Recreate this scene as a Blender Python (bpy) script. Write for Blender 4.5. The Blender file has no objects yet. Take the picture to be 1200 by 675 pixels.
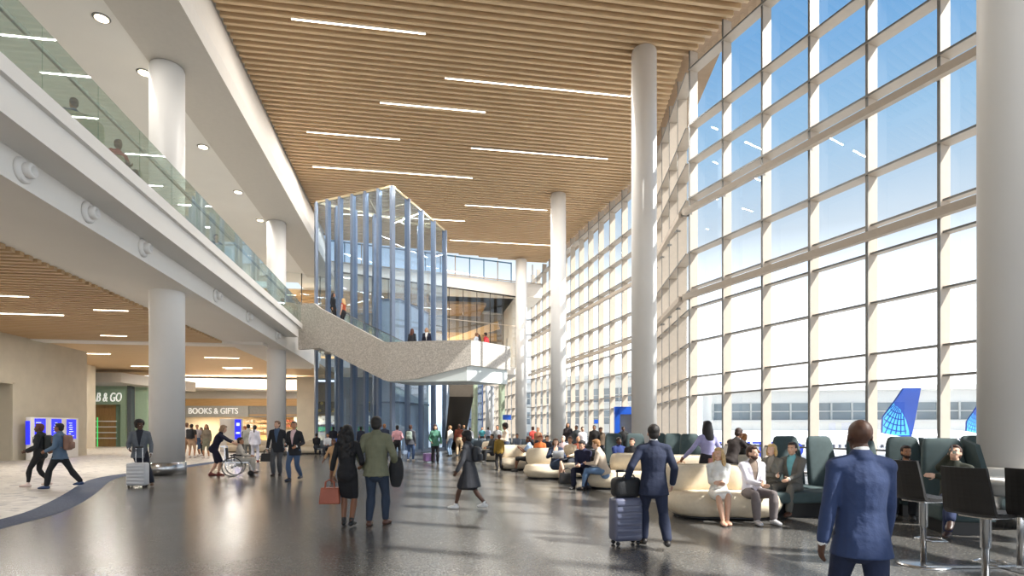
import bpy, bmesh, math, random
from mathutils import Vector, Matrix, noise
random.seed(7)
SC = bpy.context.scene
COL = SC.collection
PI = math.pi
F = 667.0; HY = 502.0; EYE = 1.62; YAW = math.radians(9.36)
SN, CS = math.sin(YAW), math.cos(YAW)

def cw(u, d, z=0.0):
    """lateral offset u, depth d in front of the eye -> world point"""
    return Vector((d * SN + u * CS, d * CS - u * SN, z))
def at(px, py, z=0.0):
    """world point at height z seen at pixel (px, py) of the 1200x675 frame"""
    d = (z - EYE) * F / (HY - py)
    return cw((px - 600) / F * d, d, z)
def atd(px, d, z=0.0):
    return cw((px - 600) / F * d, d, z)
def zd(py, d):
    return EYE + (HY - py) / F * d

# ------------------------------------------------------------------ materials
def srgb(r, g, b):
    f = lambda c: (c / 255 / 12.92) if c / 255 <= 0.04045 else ((c / 255 + 0.055) / 1.055) ** 2.4
    return (f(r), f(g), f(b), 1)
MATS = {}
def mat(name, rgb, rough=0.6, metal=0.0, var=0.06, scale=6.0, bump=0.0, bscale=60.0, spec=None, emit=0.0, coat=0.0, speck=None):
    if name in MATS: return MATS[name]
    m = bpy.data.materials.new(name); m.use_nodes = True
    nt = m.node_tree; b = nt.nodes['Principled BSDF']
    c = srgb(*rgb)
    tc = nt.nodes.new('ShaderNodeTexCoord')
    n = nt.nodes.new('ShaderNodeTexNoise'); n.inputs['Scale'].default_value = scale; n.inputs['Detail'].default_value = 3
    nt.links.new(tc.outputs['Object'], n.inputs['Vector'])
    r = nt.nodes.new('ShaderNodeValToRGB')
    r.color_ramp.elements[0].position = 0.3; r.color_ramp.elements[1].position = 0.7
    r.color_ramp.elements[0].color = tuple(max(0, x * (1 - var)) for x in c[:3]) + (1,)
    r.color_ramp.elements[1].color = tuple(min(1, x * (1 + var)) for x in c[:3]) + (1,)
    nt.links.new(n.outputs['Fac'], r.inputs['Fac'])
    out = r.outputs['Color']
    if speck:
        (col2, sc2, th) = speck
        v = nt.nodes.new('ShaderNodeTexVoronoi'); v.inputs['Scale'].default_value = sc2
        nt.links.new(tc.outputs['Object'], v.inputs['Vector'])
        rr = nt.nodes.new('ShaderNodeValToRGB'); rr.color_ramp.elements[0].position = th; rr.color_ramp.elements[1].position = th + 0.08
        rr.color_ramp.elements[0].color = (1, 1, 1, 1); rr.color_ramp.elements[1].color = (0, 0, 0, 1)
        nt.links.new(v.outputs['Distance'], rr.inputs['Fac'])
        mx = nt.nodes.new('ShaderNodeMix'); mx.data_type = 'RGBA'
        nt.links.new(rr.outputs['Color'], mx.inputs['Factor'])
        nt.links.new(out, mx.inputs['A']); mx.inputs['B'].default_value = srgb(*col2)
        out = mx.outputs['Result']
    nt.links.new(out, b.inputs['Base Color'])
    b.inputs['Roughness'].default_value = rough; b.inputs['Metallic'].default_value = metal
    if spec is not None: b.inputs['Specular IOR Level'].default_value = spec
    if coat: b.inputs['Coat Weight'].default_value = coat; b.inputs['Coat Roughness'].default_value = 0.12
    if bump:
        n2 = nt.nodes.new('ShaderNodeTexNoise'); n2.inputs['Scale'].default_value = bscale; n2.inputs['Detail'].default_value = 4
        nt.links.new(tc.outputs['Object'], n2.inputs['Vector'])
        bp = nt.nodes.new('ShaderNodeBump'); bp.inputs['Strength'].default_value = bump; bp.inputs['Distance'].default_value = 0.02
        nt.links.new(n2.outputs['Fac'], bp.inputs['Height']); nt.links.new(bp.outputs['Normal'], b.inputs['Normal'])
    if emit:
        b.inputs['Emission Color'].default_value = c; b.inputs['Emission Strength'].default_value = emit
    MATS[name] = m
    return m
def glass(name, tint=(0.93, 0.96, 0.97), refl=1.0, rough=0.0, haze=0.0, ior=1.5):
    """thin architectural glass: lets light straight through, mirrors by Fresnel, optional frit haze"""
    if name in MATS: return MATS[name]
    m = bpy.data.materials.new(name); m.use_nodes = True
    nt = m.node_tree; nt.nodes.clear()
    o = nt.nodes.new('ShaderNodeOutputMaterial'); tr = nt.nodes.new('ShaderNodeBsdfTransparent')
    tr.inputs['Color'].default_value = tuple(tint) + (1,)
    gl = nt.nodes.new('ShaderNodeBsdfGlossy'); gl.inputs['Roughness'].default_value = rough
    # Schlick reflectance from |N.I|, the same from both sides of the pane
    ge = nt.nodes.new('ShaderNodeNewGeometry'); dt = nt.nodes.new('ShaderNodeVectorMath'); dt.operation = 'DOT_PRODUCT'
    nt.links.new(ge.outputs['Normal'], dt.inputs[0]); nt.links.new(ge.outputs['Incoming'], dt.inputs[1])
    def mth(op, a, b=None):
        q = nt.nodes.new('ShaderNodeMath'); q.operation = op
        for i, v in enumerate((a, b)):
            if v is None: continue
            if isinstance(v, (int, float)): q.inputs[i].default_value = v
            else: nt.links.new(v, q.inputs[i])
        return q.outputs[0]
    f0 = ((ior-1)/(ior+1))**2 * 1.8
    sch = mth('ADD', mth('MULTIPLY', mth('POWER', mth('SUBTRACT', 1.0, mth('ABSOLUTE', dt.outputs['Value'])), 5.0), 1-f0), f0)
    mu = nt.nodes.new('ShaderNodeMath'); mu.operation = 'MULTIPLY'; mu.inputs[1].default_value = refl; mu.use_clamp = True
    mx = nt.nodes.new('ShaderNodeMixShader')
    nt.links.new(sch, mu.inputs[0]); nt.links.new(mu.outputs[0], mx.inputs[0])
    src = tr.outputs[0]
    if haze:
        df = nt.nodes.new('ShaderNodeBsdfDiffuse'); df.inputs['Color'].default_value = (0.8, 0.85, 0.88, 1)
        m2 = nt.nodes.new('ShaderNodeMixShader'); m2.inputs[0].default_value = haze
        nt.links.new(tr.outputs[0], m2.inputs[1]); nt.links.new(df.outputs[0], m2.inputs[2]); src = m2.outputs[0]
    nt.links.new(src, mx.inputs[1]); nt.links.new(gl.outputs[0], mx.inputs[2]); nt.links.new(mx.outputs[0], o.inputs[0])
    MATS[name] = m
    return m
def wood(name, rgb, rgb2, rough=0.5, scale=(0.6, 14, 14)):
    if name in MATS: return MATS[name]
    m = bpy.data.materials.new(name); m.use_nodes = True
    nt = m.node_tree; b = nt.nodes['Principled BSDF']
    tc = nt.nodes.new('ShaderNodeTexCoord'); mp = nt.nodes.new('ShaderNodeMapping'); mp.inputs['Scale'].default_value = scale
    n = nt.nodes.new('ShaderNodeTexNoise'); n.inputs['Scale'].default_value = 1.6; n.inputs['Detail'].default_value = 5
    r = nt.nodes.new('ShaderNodeValToRGB')
    r.color_ramp.elements[0].position = 0.3; r.color_ramp.elements[1].position = 0.7
    r.color_ramp.elements[0].color = srgb(*rgb); r.color_ramp.elements[1].color = srgb(*rgb2)
    nt.links.new(tc.outputs['Object'], mp.inputs[0]); nt.links.new(mp.outputs[0], n.inputs[0])
    nt.links.new(n.outputs[0], r.inputs[0]); nt.links.new(r.outputs[0], b.inputs['Base Color'])
    b.inputs['Roughness'].default_value = rough
    MATS[name] = m
    return m
def emis(name, rgb, s):
    if name in MATS: return MATS[name]
    m = bpy.data.materials.new(name); m.use_nodes = True
    nt = m.node_tree; nt.nodes.clear()
    o = nt.nodes.new('ShaderNodeOutputMaterial'); e = nt.nodes.new('ShaderNodeEmission')
    e.inputs[0].default_value = srgb(*rgb); e.inputs[1].default_value = s
    nt.links.new(e.outputs[0], o.inputs[0]); MATS[name] = m
    return m

# ------------------------------------------------------------------ mesh building
class MB:
    """collects shapes for ONE mesh"""
    def __init__(s): s.v = []; s.f = []; s.sm = []
    def add(s, vs, fs, smooth=False):
        k = len(s.v); s.v += [Vector(v) for v in vs]
        s.f += [tuple(i + k for i in f) for f in fs]; s.sm += [smooth] * len(fs)
        return s
    def box(s, c, size, rz=0.0, M=None):
        x, y, z = (q / 2 for q in size)
        vs = [Vector(p) for p in ((-x,-y,-z),(x,-y,-z),(x,y,-z),(-x,y,-z),(-x,-y,z),(x,-y,z),(x,y,z),(-x,y,z))]
        if M is not None: vs = [M @ v for v in vs]
        if rz: vs = [Matrix.Rotation(rz, 3, 'Z') @ v for v in vs]
        vs = [v + Vector(c) for v in vs]
        return s.add(vs, [(0,3,2,1),(4,5,6,7),(0,1,5,4),(1,2,6,5),(2,3,7,6),(3,0,4,7)])
    def bevbox(s, c, size, r=0.03, rz=0.0, M=None, seg=3):
        """box with rounded edges"""
        bm = bmesh.new(); bmesh.ops.create_cube(bm, size=1)
        for v in bm.verts: v.co = Vector((v.co.x * size[0], v.co.y * size[1], v.co.z * size[2]))
        bmesh.ops.bevel(bm, geom=bm.edges[:], offset=min(r, min(size) * .49), segments=seg, affect='EDGES', profile=0.5)
        T = Matrix.Rotation(rz, 3, 'Z')
        if M is not None: T = T @ M
        bm.verts.index_update()
        s.add([T @ v.co + Vector(c) for v in bm.verts], [[v.index for v in f.verts] for f in bm.faces], True); bm.free()
        return s
    def bar(s, a, b, w, h, up=(0,0,1)):
        """rectangular bar from a to b; w across, h along up"""
        a, b = Vector(a), Vector(b); d = (b - a).normalized(); up = Vector(up)
        x = d.cross(up)
        if x.length < 1e-6: x = d.cross(Vector((0,1,0)))
        x.normalize(); z = x.cross(d).normalized()
        vs = []
        for p in (a, b):
            for (i, j) in ((-1,-1),(1,-1),(1,1),(-1,1)): vs.append(p + x * (w/2*i) + z * (h/2*j))
        return s.add(vs, [(3,2,1,0),(4,5,6,7),(0,1,5,4),(1,2,6,5),(2,3,7,6),(3,0,4,7)])
    def lathe(s, prof, c=(0,0,0), n=24, smooth=True, M=None):
        """prof: list of (r,z), closed with caps"""
        vs, fs = [], []
        for (r, z) in prof:
            for i in range(n):
                a = 2*PI*i/n; vs.append(Vector((r*math.cos(a), r*math.sin(a), z)))
        for k in range(len(prof)-1):
            for i in range(n):
                j = (i+1) % n; fs.append((k*n+i, k*n+j, (k+1)*n+j, (k+1)*n+i))
        fs.append(tuple(range(n-1, -1, -1))); fs.append(tuple(range((len(prof)-1)*n, len(prof)*n)))
        if M is not None: vs = [M @ v for v in vs]
        return s.add([v + Vector(c) for v in vs], fs, smooth)
    def tube(s, pts, rad, n=10, ref=(0,1,0), cap=True):
        """round/elliptic tube through pts; rad: list of r or (rx,ry). rounded ends"""
        pts = [Vector(p) for p in pts]
        rr = [(r if isinstance(r, (tuple, list)) else (r, r)) for r in (rad if isinstance(rad, (list, tuple)) and len(rad) == len(pts) else [rad]*len(pts))]
        ref = Vector(ref)
        P, R, T = [], [], []
        for i, p in enumerate(pts):
            t = (pts[min(i+1, len(pts)-1)] - pts[max(i-1, 0)]).normalized()
            P.append(p); R.append(rr[i]); T.append(t)
        if cap:
            t0, t1 = T[0], T[-1]; r0, r1 = R[0], R[-1]; h0, h1 = min(r0), min(r1); P0, P1 = P[0], P[-1]
            for k in (0.5, 0.86):
                q = math.sqrt(1-k*k); P.insert(0, P0 - t0*h0*k); R.insert(0, (r0[0]*q, r0[1]*q)); T.insert(0, t0)
                P.append(P1 + t1*h1*k); R.append((r1[0]*q, r1[1]*q)); T.append(t1)
        vs, fs = [], []
        for p, r, t in zip(P, R, T):
            x = ref.cross(t)
            if x.length < 1e-3: x = Vector((1, 0.01, 0)).cross(t)
            x.normalize(); y = t.cross(x)
            for i in range(n):
                a = 2*PI*i/n; vs.append(p + x*(r[0]*math.cos(a)) + y*(r[1]*math.sin(a)))
        for k in range(len(P)-1):
            for i in range(n):
                j = (i+1) % n; fs.append((k*n+i, k*n+j, (k+1)*n+j, (k+1)*n+i))
        fs.append(tuple(range(n-1, -1, -1))); fs.append(tuple(range((len(P)-1)*n, len(P)*n)))
        return s.add(vs, fs, True)
    def ell(s, c, r, M=None, n=12):
        vs, fs = [], []
        m = n // 2 + 1
        for k in range(1, m):
            th = PI*k/m
            for i in range(n):
                a = 2*PI*i/n; vs.append(Vector((r[0]*math.sin(th)*math.cos(a), r[1]*math.sin(th)*math.sin(a), -r[2]*math.cos(th))))
        for k in range(m-2):
            for i in range(n):
                j = (i+1) % n; fs.append((k*n+i, k*n+j, (k+1)*n+j, (k+1)*n+i))
        b = len(vs); vs += [Vector((0,0,-r[2])), Vector((0,0,r[2]))]
        for i in range(n):
            j = (i+1) % n; fs.append((b, j, i)); fs.append((b+1, (m-2)*n+i, (m-2)*n+j))
        if M is not None: vs = [M @ v for v in vs]
        return s.add([v + Vector(c) for v in vs], fs, True)
    def prism(s, poly, vec):
        """planar polygon (3D points) extruded along vec"""
        vec = Vector(vec); n = len(poly); vs = [Vector(p) for p in poly] + [Vector(p) + vec for p in poly]
        fs = [tuple(range(n-1, -1, -1)), tuple(range(n, 2*n))] + [(i, (i+1) % n, (i+1) % n + n, i+n) for i in range(n)]
        return s.add(vs, fs)
    def quad(s, a, b, c, d): return s.add([a, b, c, d], [(0,1,2,3)])
    def mesh(s, name, m):
        me = bpy.data.meshes.new(name); me.from_pydata([tuple(v) for v in s.v], [], s.f)
        me.polygons.foreach_set('use_smooth', s.sm); me.materials.append(m)
        bm = bmesh.new(); bm.from_mesh(me); bmesh.ops.recalc_face_normals(bm, faces=bm.faces); bm.to_mesh(me); bm.free()
        me.update(); return me
    def build(s, name, m, parent=None, loc=None, rz=0.0):
        return put(name, s.mesh(name, m), parent, loc, rz)
def put(name, data, parent=None, loc=None, rz=0.0):
    o = bpy.data.objects.new(name, data); COL.objects.link(o)
    if parent is not None: o.parent = parent
    if loc is not None: o.location = loc
    if rz: o.rotation_euler = (0, 0, rz)
    return o
def tag(o, label=None, cat=None, group=None, kind=None):
    if label: o['label'] = label
    if cat: o['category'] = cat
    if group: o['group'] = group
    if kind: o['kind'] = kind
    return o
def thing(name, label, cat, loc=(0,0,0), rz=0.0, group=None):
    return tag(put(name, None, None, loc, rz), label, cat, group)
def struct(name, mb, m, parent=None):
    o = mb.build(name, m, parent)
    if parent is None: o['kind'] = 'structure'
    return o
def sroot(name):
    o = put(name, None); o['kind'] = 'structure'; return o
KIDS = {}
def dup(root, loc, rz=0.0, label=None, group=None, scale=None):
    kids = [o for o in COL.objects if o.parent == root]
    r = root.copy(); COL.objects.link(r); r.location = loc; r.rotation_euler = (0, 0, rz)
    if scale: r.scale = scale
    if label: r['label'] = label
    if group: r['group'] = group
    for ch in kids:
        c = ch.copy(); COL.objects.link(c); c.parent = r
        for g in [o for o in COL.objects if o.parent == ch]:
            e = g.copy(); COL.objects.link(e); e.parent = c
    return r
def text_mesh(name, txt, size, m, parent=None, loc=(0,0,0), rz=0.0, depth=0.02, rx=PI/2, align='CENTER', sx=1.0, shear=0.0):
    cu = bpy.data.curves.new(name, 'FONT'); cu.body = txt; cu.size = size; cu.extrude = depth; cu.align_x = align; cu.align_y = 'CENTER'; cu.shear = shear
    tmp = bpy.data.objects.new('tmp', cu); COL.objects.link(tmp)
    dg = bpy.context.evaluated_depsgraph_get(); dg.update()
    me = bpy.data.meshes.new_from_object(tmp.evaluated_get(dg)); bpy.data.objects.remove(tmp)
    me.materials.clear(); me.materials.append(m)
    o = put(name, me, parent, loc); o.rotation_euler = (rx, 0, rz); o.scale = (sx, 1, 1)
    return o
SKY, SUN, EXPO = 3.0, 11.0, 0.03
# ================================================================== SETTING
M_WHITE = mat('white_plaster', (232, 229, 224), 0.75, var=0.02, scale=0.5)
M_WHITE2 = mat('warm_white_panel', (226, 220, 210), 0.7, var=0.03, scale=0.4)
M_COLW = mat('column_white', (230, 228, 225), 0.45, var=0.02, scale=0.6)
M_GREYC = mat('soffit_grey', (196, 192, 186), 0.8, var=0.02)
M_ALU = mat('pale_aluminium', (186, 174, 160), 0.5, metal=0.0, var=0.03)
M_ALUD = mat('grey_aluminium', (128, 128, 126), 0.4, metal=0.4, var=0.05)
M_STEEL = mat('brushed_steel', (190, 192, 195), 0.25, metal=1.0, var=0.05)
M_BEIGE = mat('beige_wall_tile', (193, 184, 165), 0.7, var=0.06, scale=1.2)
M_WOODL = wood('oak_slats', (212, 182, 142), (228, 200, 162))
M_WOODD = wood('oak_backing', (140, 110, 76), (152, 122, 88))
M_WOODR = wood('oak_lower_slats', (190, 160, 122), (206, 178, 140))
M_WOODB = wood('oak_boards', (194, 156, 106), (212, 176, 126))
M_GLASS = glass('facade_glass', (0.93, 0.965, 0.985), 1.0)
M_GLASSG = glass('balustrade_glass', (0.82, 0.92, 0.87), 1.3, haze=0.10)
M_GLASSP = glass('partition_glass', (0.72, 0.76, 0.78), 1.2)
M_GLASSB = glass('tower_glass', (0.76, 0.85, 0.94), 1.1, haze=0.03)
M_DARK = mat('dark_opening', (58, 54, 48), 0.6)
M_BLACK = mat('black_metal', (26, 26, 28), 0.4)
M_BLUEF = mat('tower_fin_blue_grey', (118, 132, 154), 0.35, metal=0.3, var=0.05)
M_GOLD = mat('tower_ridge_pale_bronze', (196, 182, 150), 0.35, metal=0.5)
L_BAR = emis('light_bar_glow', (255, 240, 214), 9.0)
L_DISC = emis('downlight_glow', (255, 236, 200), 7.0)
L_SHOP = emis('shop_lamp_glow', (255, 226, 170), 4.0)

def terrazzo(name, base, chips, rough, scale):
    m = bpy.data.materials.new(name); m.use_nodes = True
    nt = m.node_tree; b = nt.nodes['Principled BSDF']; tc = nt.nodes.new('ShaderNodeTexCoord')
    v = nt.nodes.new('ShaderNodeTexVoronoi'); v.inputs['Scale'].default_value = scale
    nt.links.new(tc.outputs['Object'], v.inputs['Vector'])
    sp = nt.nodes.new('ShaderNodeSeparateColor'); nt.links.new(v.outputs['Color'], sp.inputs[0])
    r = nt.nodes.new('ShaderNodeValToRGB'); r.color_ramp.interpolation = 'CONSTANT'
    els = [(0.0, base)] + chips
    r.color_ramp.elements[0].color = srgb(*base)
    r.color_ramp.elements[1].position = chips[0][0]; r.color_ramp.elements[1].color = srgb(*chips[0][1])
    for p, c in chips[1:]:
        e = r.color_ramp.elements.new(p); e.color = srgb(*c)
    nt.links.new(sp.outputs[0], r.inputs[0])
    n = nt.nodes.new('ShaderNodeTexNoise'); n.inputs['Scale'].default_value = 0.35; n.inputs['Detail'].default_value = 4
    nt.links.new(tc.outputs['Object'], n.inputs['Vector'])
    mx = nt.nodes.new('ShaderNodeMix'); mx.data_type = 'RGBA'; mx.blend_type = 'MULTIPLY'; mx.inputs['Factor'].default_value = 0.2
    nt.links.new(r.outputs[0], mx.inputs['A']); nt.links.new(n.outputs['Fac'], mx.inputs['B'])
    nt.links.new(mx.outputs['Result'], b.inputs['Base Color'])
    mr = nt.nodes.new('ShaderNodeMapRange'); mr.inputs['To Min'].default_value = rough * 0.75; mr.inputs['To Max'].default_value = rough * 1.3
    nt.links.new(n.outputs['Fac'], mr.inputs['Value']); nt.links.new(mr.outputs[0], b.inputs['Roughness'])
    return m
M_FLOOR = terrazzo('dark_terrazzo', (97, 96, 94), [(0.35, (86, 85, 84)), (0.6, (110, 108, 104)), (0.85, (76, 75, 75)), (0.96, (140, 137, 130))], 0.22, 60)
M_FLOORL = terrazzo('light_terrazzo', (206, 200, 190), [(0.55, (194, 187, 178)), (0.8, (218, 212, 203)), (0.93, (150, 145, 145))], 0.4, 6)
M_BORDER = terrazzo('blue_border_terrazzo', (42, 64, 100), [(0.5, (36, 58, 94)), (0.85, (62, 84, 116))], 0.7, 40)

# floor: dark field, light field left of the winding border
edge = [(-4.6,-6), (-5.9,4), (-6.66,10.4), (-6.7,12.1), (-7.3,14), (-8.0,15.9), (-9.1,18.6), (-9.7,20.4), (-9.8,21.8), (-9.5,24.9), (-9.2,30), (-8.3,38), (-8.2,46)]
edge = [Vector((x, y, 0)) for x, y in edge]
for _ in range(2):
    ne = [edge[0]]
    for a, b in zip(edge, edge[1:]): ne += [a.lerp(b, .25), a.lerp(b, .75)]
    edge = ne + [edge[-1]]
mb = MB(); pts = edge
far = [Vector((-8.2, 115, 0))]
fl = [Vector(p) for p in pts] + [Vector((-8.2, 115, 0)), Vector((-5, 115, 0)), cw(-9.4, 105), cw(.9, 63.3), cw(2.52, 62.6), cw(9.18, 36.1), cw(8.33, 25.6), cw(8.33, 25.6) + Vector((.207, -.978, 0)).normalized()*12.6, Vector((14.5, -14, 0)), Vector((-4.6, -14, 0))]
mb.add(fl, [tuple(range(len(fl)))])
struct('floor', mb, M_FLOOR)
mb = MB()
for a, b in zip(pts, (pts + far)[1:]):
    mb.quad(Vector((-45, a.y, 0)), a, b, Vector((-45, b.y, 0)))
struct('floor_concourse', mb, M_FLOORL)
mb = MB()
for i, (a, b) in enumerate(zip(pts, pts[1:])):
    def off(p, q, r):
        t = ((r - q) if r is not None else Vector((0,1,0))).normalized(); return Vector((-t.y, t.x, 0))
    na = off(None, a, b); nb = off(None, b, pts[i+2] if i+2 < len(pts) else None)
    w = .5
    z = Vector((0,0,.004))
    mb.quad(a + z, b + z, b + nb*w*1.3 + z, a + na*w*1.3 + z)
struct('floor_border', mb, M_BORDER)
struct('floor_edge_slab', MB().prism([(-45,-14,-.62), (14.4,-14,-.62), (14.9,11.6,-.62), (12.3,23.9,-.62), (14.8,34.1,-.62), (12.5,61.3,-.62), (7.6,100,-.62), (-45,114,-.62)], (0,0,.6)), M_GREYC)

# ---- glazed facade
P0, P1, P2 = cw(8.33, 25.6), cw(9.18, 36.1), cw(2.52, 62.6)
d1 = Vector((.207, -.978, 0)).normalized()
Q1 = P0 + d1 * 12.6
Q0 = Q1 + Vector((-.02, -1, 0)).normalized() * 25.2
P3, P4 = cw(.9, 63.3), cw(-9.4, 105)
TZ = [17.63, 15.13, 13.53, 11.87, 9.47, 7.91, 7.03, 5.50, 3.92, 3.08, .95, .06]
def facade(idx, a, b, n, ztop, bars=True, skip=(), end=True):
    r = sroot('window_%d' % idx)
    t = (b - a).normalized(); nin = Vector((-t.y, t.x, 0))
    if nin.dot(Vector((0, 20, 0)) - (a+b)/2) < 0 and idx != 5: nin = -nin
    if idx in (4, 5): nin = Vector((t.y, -t.x, 0)) if Vector((t.y, -t.x, 0)).dot(Vector((-5, 40, 0)) - a) > 0 else -Vector((t.y, -t.x, 0))
    for k in range(n + (1 if end else 0)):
        p = a.lerp(b, k / n)
        MB().bar(p + nin*.21, p + nin*.21 + Vector((0,0,ztop)), .06, .42, up=nin).build('mullion', M_ALU, r)
        MB().bar(p + nin*.43, p + nin*.43 + Vector((0,0,ztop)), .08, .025, up=nin).build('mullion_cap', M_ALUD, r)  # darker strip puts the backlit shade of the front edge into its colour
    for z in TZ:
        if z > ztop: continue
        dp = .5 if z > 9 else .3
        MB().bar(a + nin*dp/2 + Vector((0,0,z)), b + nin*dp/2 + Vector((0,0,z)), dp, .04).build('transom', M_ALU, r)
        MB().bar(a + nin*dp + Vector((0,0,z)), b + nin*dp + Vector((0,0,z)), .03, .06).build('transom_cap', M_ALUD, r)  # transom front edge coloured darker to stand in for backlit shade
    if bars:
        for z in (11.22, 7.45):
            q = nin * .72
            MB().bar(a + q + Vector((0,0,z)), b + q + Vector((0,0,z)), .2, .24).build('wind_beam', M_ALU, r)
            m = MB()
            for k in range(n+1):
                p = a.lerp(b, k/n); m.bar(p + nin*.3 + Vector((0,0,z)), p + nin*.72 + Vector((0,0,z)), .06, .1)
            m.build('bracket', M_ALUD, r)
    m = MB(); m.quad(a + Vector((0,0,.05)), b + Vector((0,0,.05)), b + Vector((0,0,ztop)), a + Vector((0,0,ztop)))
    m.build('pane', M_GLASS, r)
    return r
facade(1, Q1, Q0, 12, 18.5)
facade(2, P0, Q1, 6, 18.5, end=False)
facade(3, P1, P0, 5, 18.5, end=False)
facade(4, P2, P1, 13, 18.5, end=False)
facade(5, P3, P2, 1, 15.2, bars=False, end=False)
facade(6, P4, P3, 20, 15.2, bars=False)

# ---- upper timber ceiling
clL, clM, clR = Vector((-9.0, 52.3, 0)), Vector((9.3, 56.2, 0)), Vector((13.2, 57.0, 0))
poly = [Q0, Q1, P0, P1, P2]
def xright(y):
    for a, b in zip(poly, poly[1:]):
        lo, hi = sorted((a.y, b.y))
        if lo <= y <= hi: return a.x + (b.x-a.x)*(y-a.y)/(b.y-a.y)
    return 13
def yfar(x):
    if x < clM.x: return clL.y + (clM.y-clL.y)*(x-clL.x)/(clM.x-clL.x)
    return clM.y + .2*(x-clM.x)
mb = MB(); y = -13.0; ZC = 18.4
while y < 56.4:
    xr = xright(y) - .25 - (.35 if 24.2 < y < 34 else 0)
    xl = -7.95
    if y > 52.3: xl = max(xl, clL.x + (y - clL.y)*(clM.x-clL.x)/(clM.y-clL.y))
    if xr > xl + .2:
        mb.box(((xl+xr)/2, y, ZC+.13), (xr-xl, .15, .26))
    y += .42
ce = struct('ceiling', mb, M_WOODL)
mb = MB(); top = [Vector((-8.6, -14, 18.82)), Q0 + Vector((1.3, -1, 18.82)), Q1 + Vector((1.3, 0, 18.82)), P0 + Vector((1.2, 0, 18.82)), P1 + Vector((1.2, 0, 18.82)), Vector((14.8, 57.4, 18.82)), clM + Vector((0, .3, 18.82)), clL + Vector((0, .3, 18.82))]
mb.prism(top, (0, 0, .7)); struct('ceiling_deck', mb, M_WOODD)

def ceiling_bar(pxa, pya, pxb, pyb, z, label, grp):
    a, b = at(pxa, pya, z), at(pxb, pyb, z); y = (a.y + b.y)/2; a.y = b.y = y
    c = (a+b)/2; L = (b-a).length
    t = thing('ceiling_light', label, 'ceiling light', (c.x, c.y, z), 0, grp)
    MB().box((0, 0, .03), (L, .1, .06)).build('housing', M_WHITE, t)
    MB().box((0, 0, -.005), (L-.04, .08, .012)).build('diffuser', L_BAR, t)
    la = bpy.data.lights.new('bar_lamp', 'AREA'); la.shape = 'RECTANGLE'; la.size = L; la.size_y = .1; la.energy = (80 if z > 10 else 130)*L; la.color = (1, .95, .88)
    o = bpy.data.objects.new('bar_lamp', la); COL.objects.link(o); o.parent = t; o.location = (0, 0, -.03)
    return t
bars = [(341,22,499,40,'nearest of the slim light bars, at the upper left of the timber ceiling'),
 (521,92,739,113,'longest slim light bar, running up to the tallest white column'),
 (445,120,569,132,'slim light bar between the long centre bar and the short left one'),
 (359,154,469,164,'short slim light bar near the left edge of the timber ceiling'),
 (552,173,712,187,'slim light bar in the timber ceiling just left of the tall column'),
 (366,195,554,209,'long slim light bar just above the peak of the glass tower'),
 (545,240,641,247,'short slim light bar ending beside the second tall column'),
 (392,250,545,259.5,'slim light bar seen partly behind the glass tower top'),
 (527,281,646,288,'farthest slim light bar, above the clerestory windows')]
for b in bars: ceiling_bar(b[0], b[1], b[2], b[3], 18.36, b[4], 'light bars in the high timber ceiling')

# ---- white columns
def column(x, y, h, label, sleeve=False):
    t = thing('column', label, 'column', (x, y, 0), 0, 'white round columns')
    MB().lathe([(.55, 0), (.55, h-.08), (.52, h-.07), (.52, h)], n=48).build('shaft', M_COLW, t)
    if sleeve: MB().lathe([(.6, 0), (.6, .42), (.555, .44)], n=48).build('sleeve', M_STEEL, t)
    return t
column(-8.7, 21.7, 14.28, 'white round column with steel sleeve foot beside the man with a silver suitcase', True)
column(-8.6, 36.9, 14.28, 'white round column behind the two businessmen walking together', True)
column(9.9, 24.0, 18.38, 'tallest white round column rising behind the man pulling luggage')
column(9.9, 39.7, 18.38, 'white round column with a low light bar ending at its top')
column(10.0, 55.1, 18.2, 'slender far white round column just right of the bridge end')
column(9.95, 8.05, 18.38, 'huge near white round column cut off by the right edge')
column(9.0, 72, 7.0, 'distant white round column under the bridge end')
column(8.2, 88, 7.0, 'most distant white round column beyond the seating')

# ---- left side: slab edge, soffits, upper white ceiling
Y0, Y1 = -8, 36.0
mb = MB()
mb.box((-7.1, (Y0+Y1)/2, 7.78), (.4, Y1-Y0, .30))
mb.box((-7.4, (Y0+Y1)/2-.3, 7.33), (.78, Y1-Y0-.6, .62))
mb.box((-8.2, (Y0+48)/2-.5, 6.72), (.9, 49-.4-Y0-1.4, .64))
struct('trim_1', mb, M_WHITE)
mb = MB(); mb.box((-19.6, 20, 7.36), (23.6, 56, .64)); mb.box((-9.6, 20, 6.72), (2.2, 56, .62))
struct('floor_upper', mb, M_WHITE)
mb = MB(); mb.prism([(-7.0, Y0, 14.3), (-7.0, Y0, 14.95), (-8.05, Y0, 18.5), (-9.2, Y0, 18.5), (-9.2, Y0, 14.3)], (0, 58, 0)); struct('trim_2', mb, mat('fascia_warm_white', (206, 200, 192), .75, var=.02))
struct('ceiling_upper_left', MB().box((-19, 22, 14.45), (22, 60, .25)), M_WHITE)
struct('wall_upper_left', MB().box((-24, 22, 11.0), (.4, 60, 6.8)), mat('upper_wall_sage_grey', (150, 158, 146), .7))
struct('wall_roof_left', MB().box((-20, 22, 18.9), (24.4, 60, .3)), M_WHITE)
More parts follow.
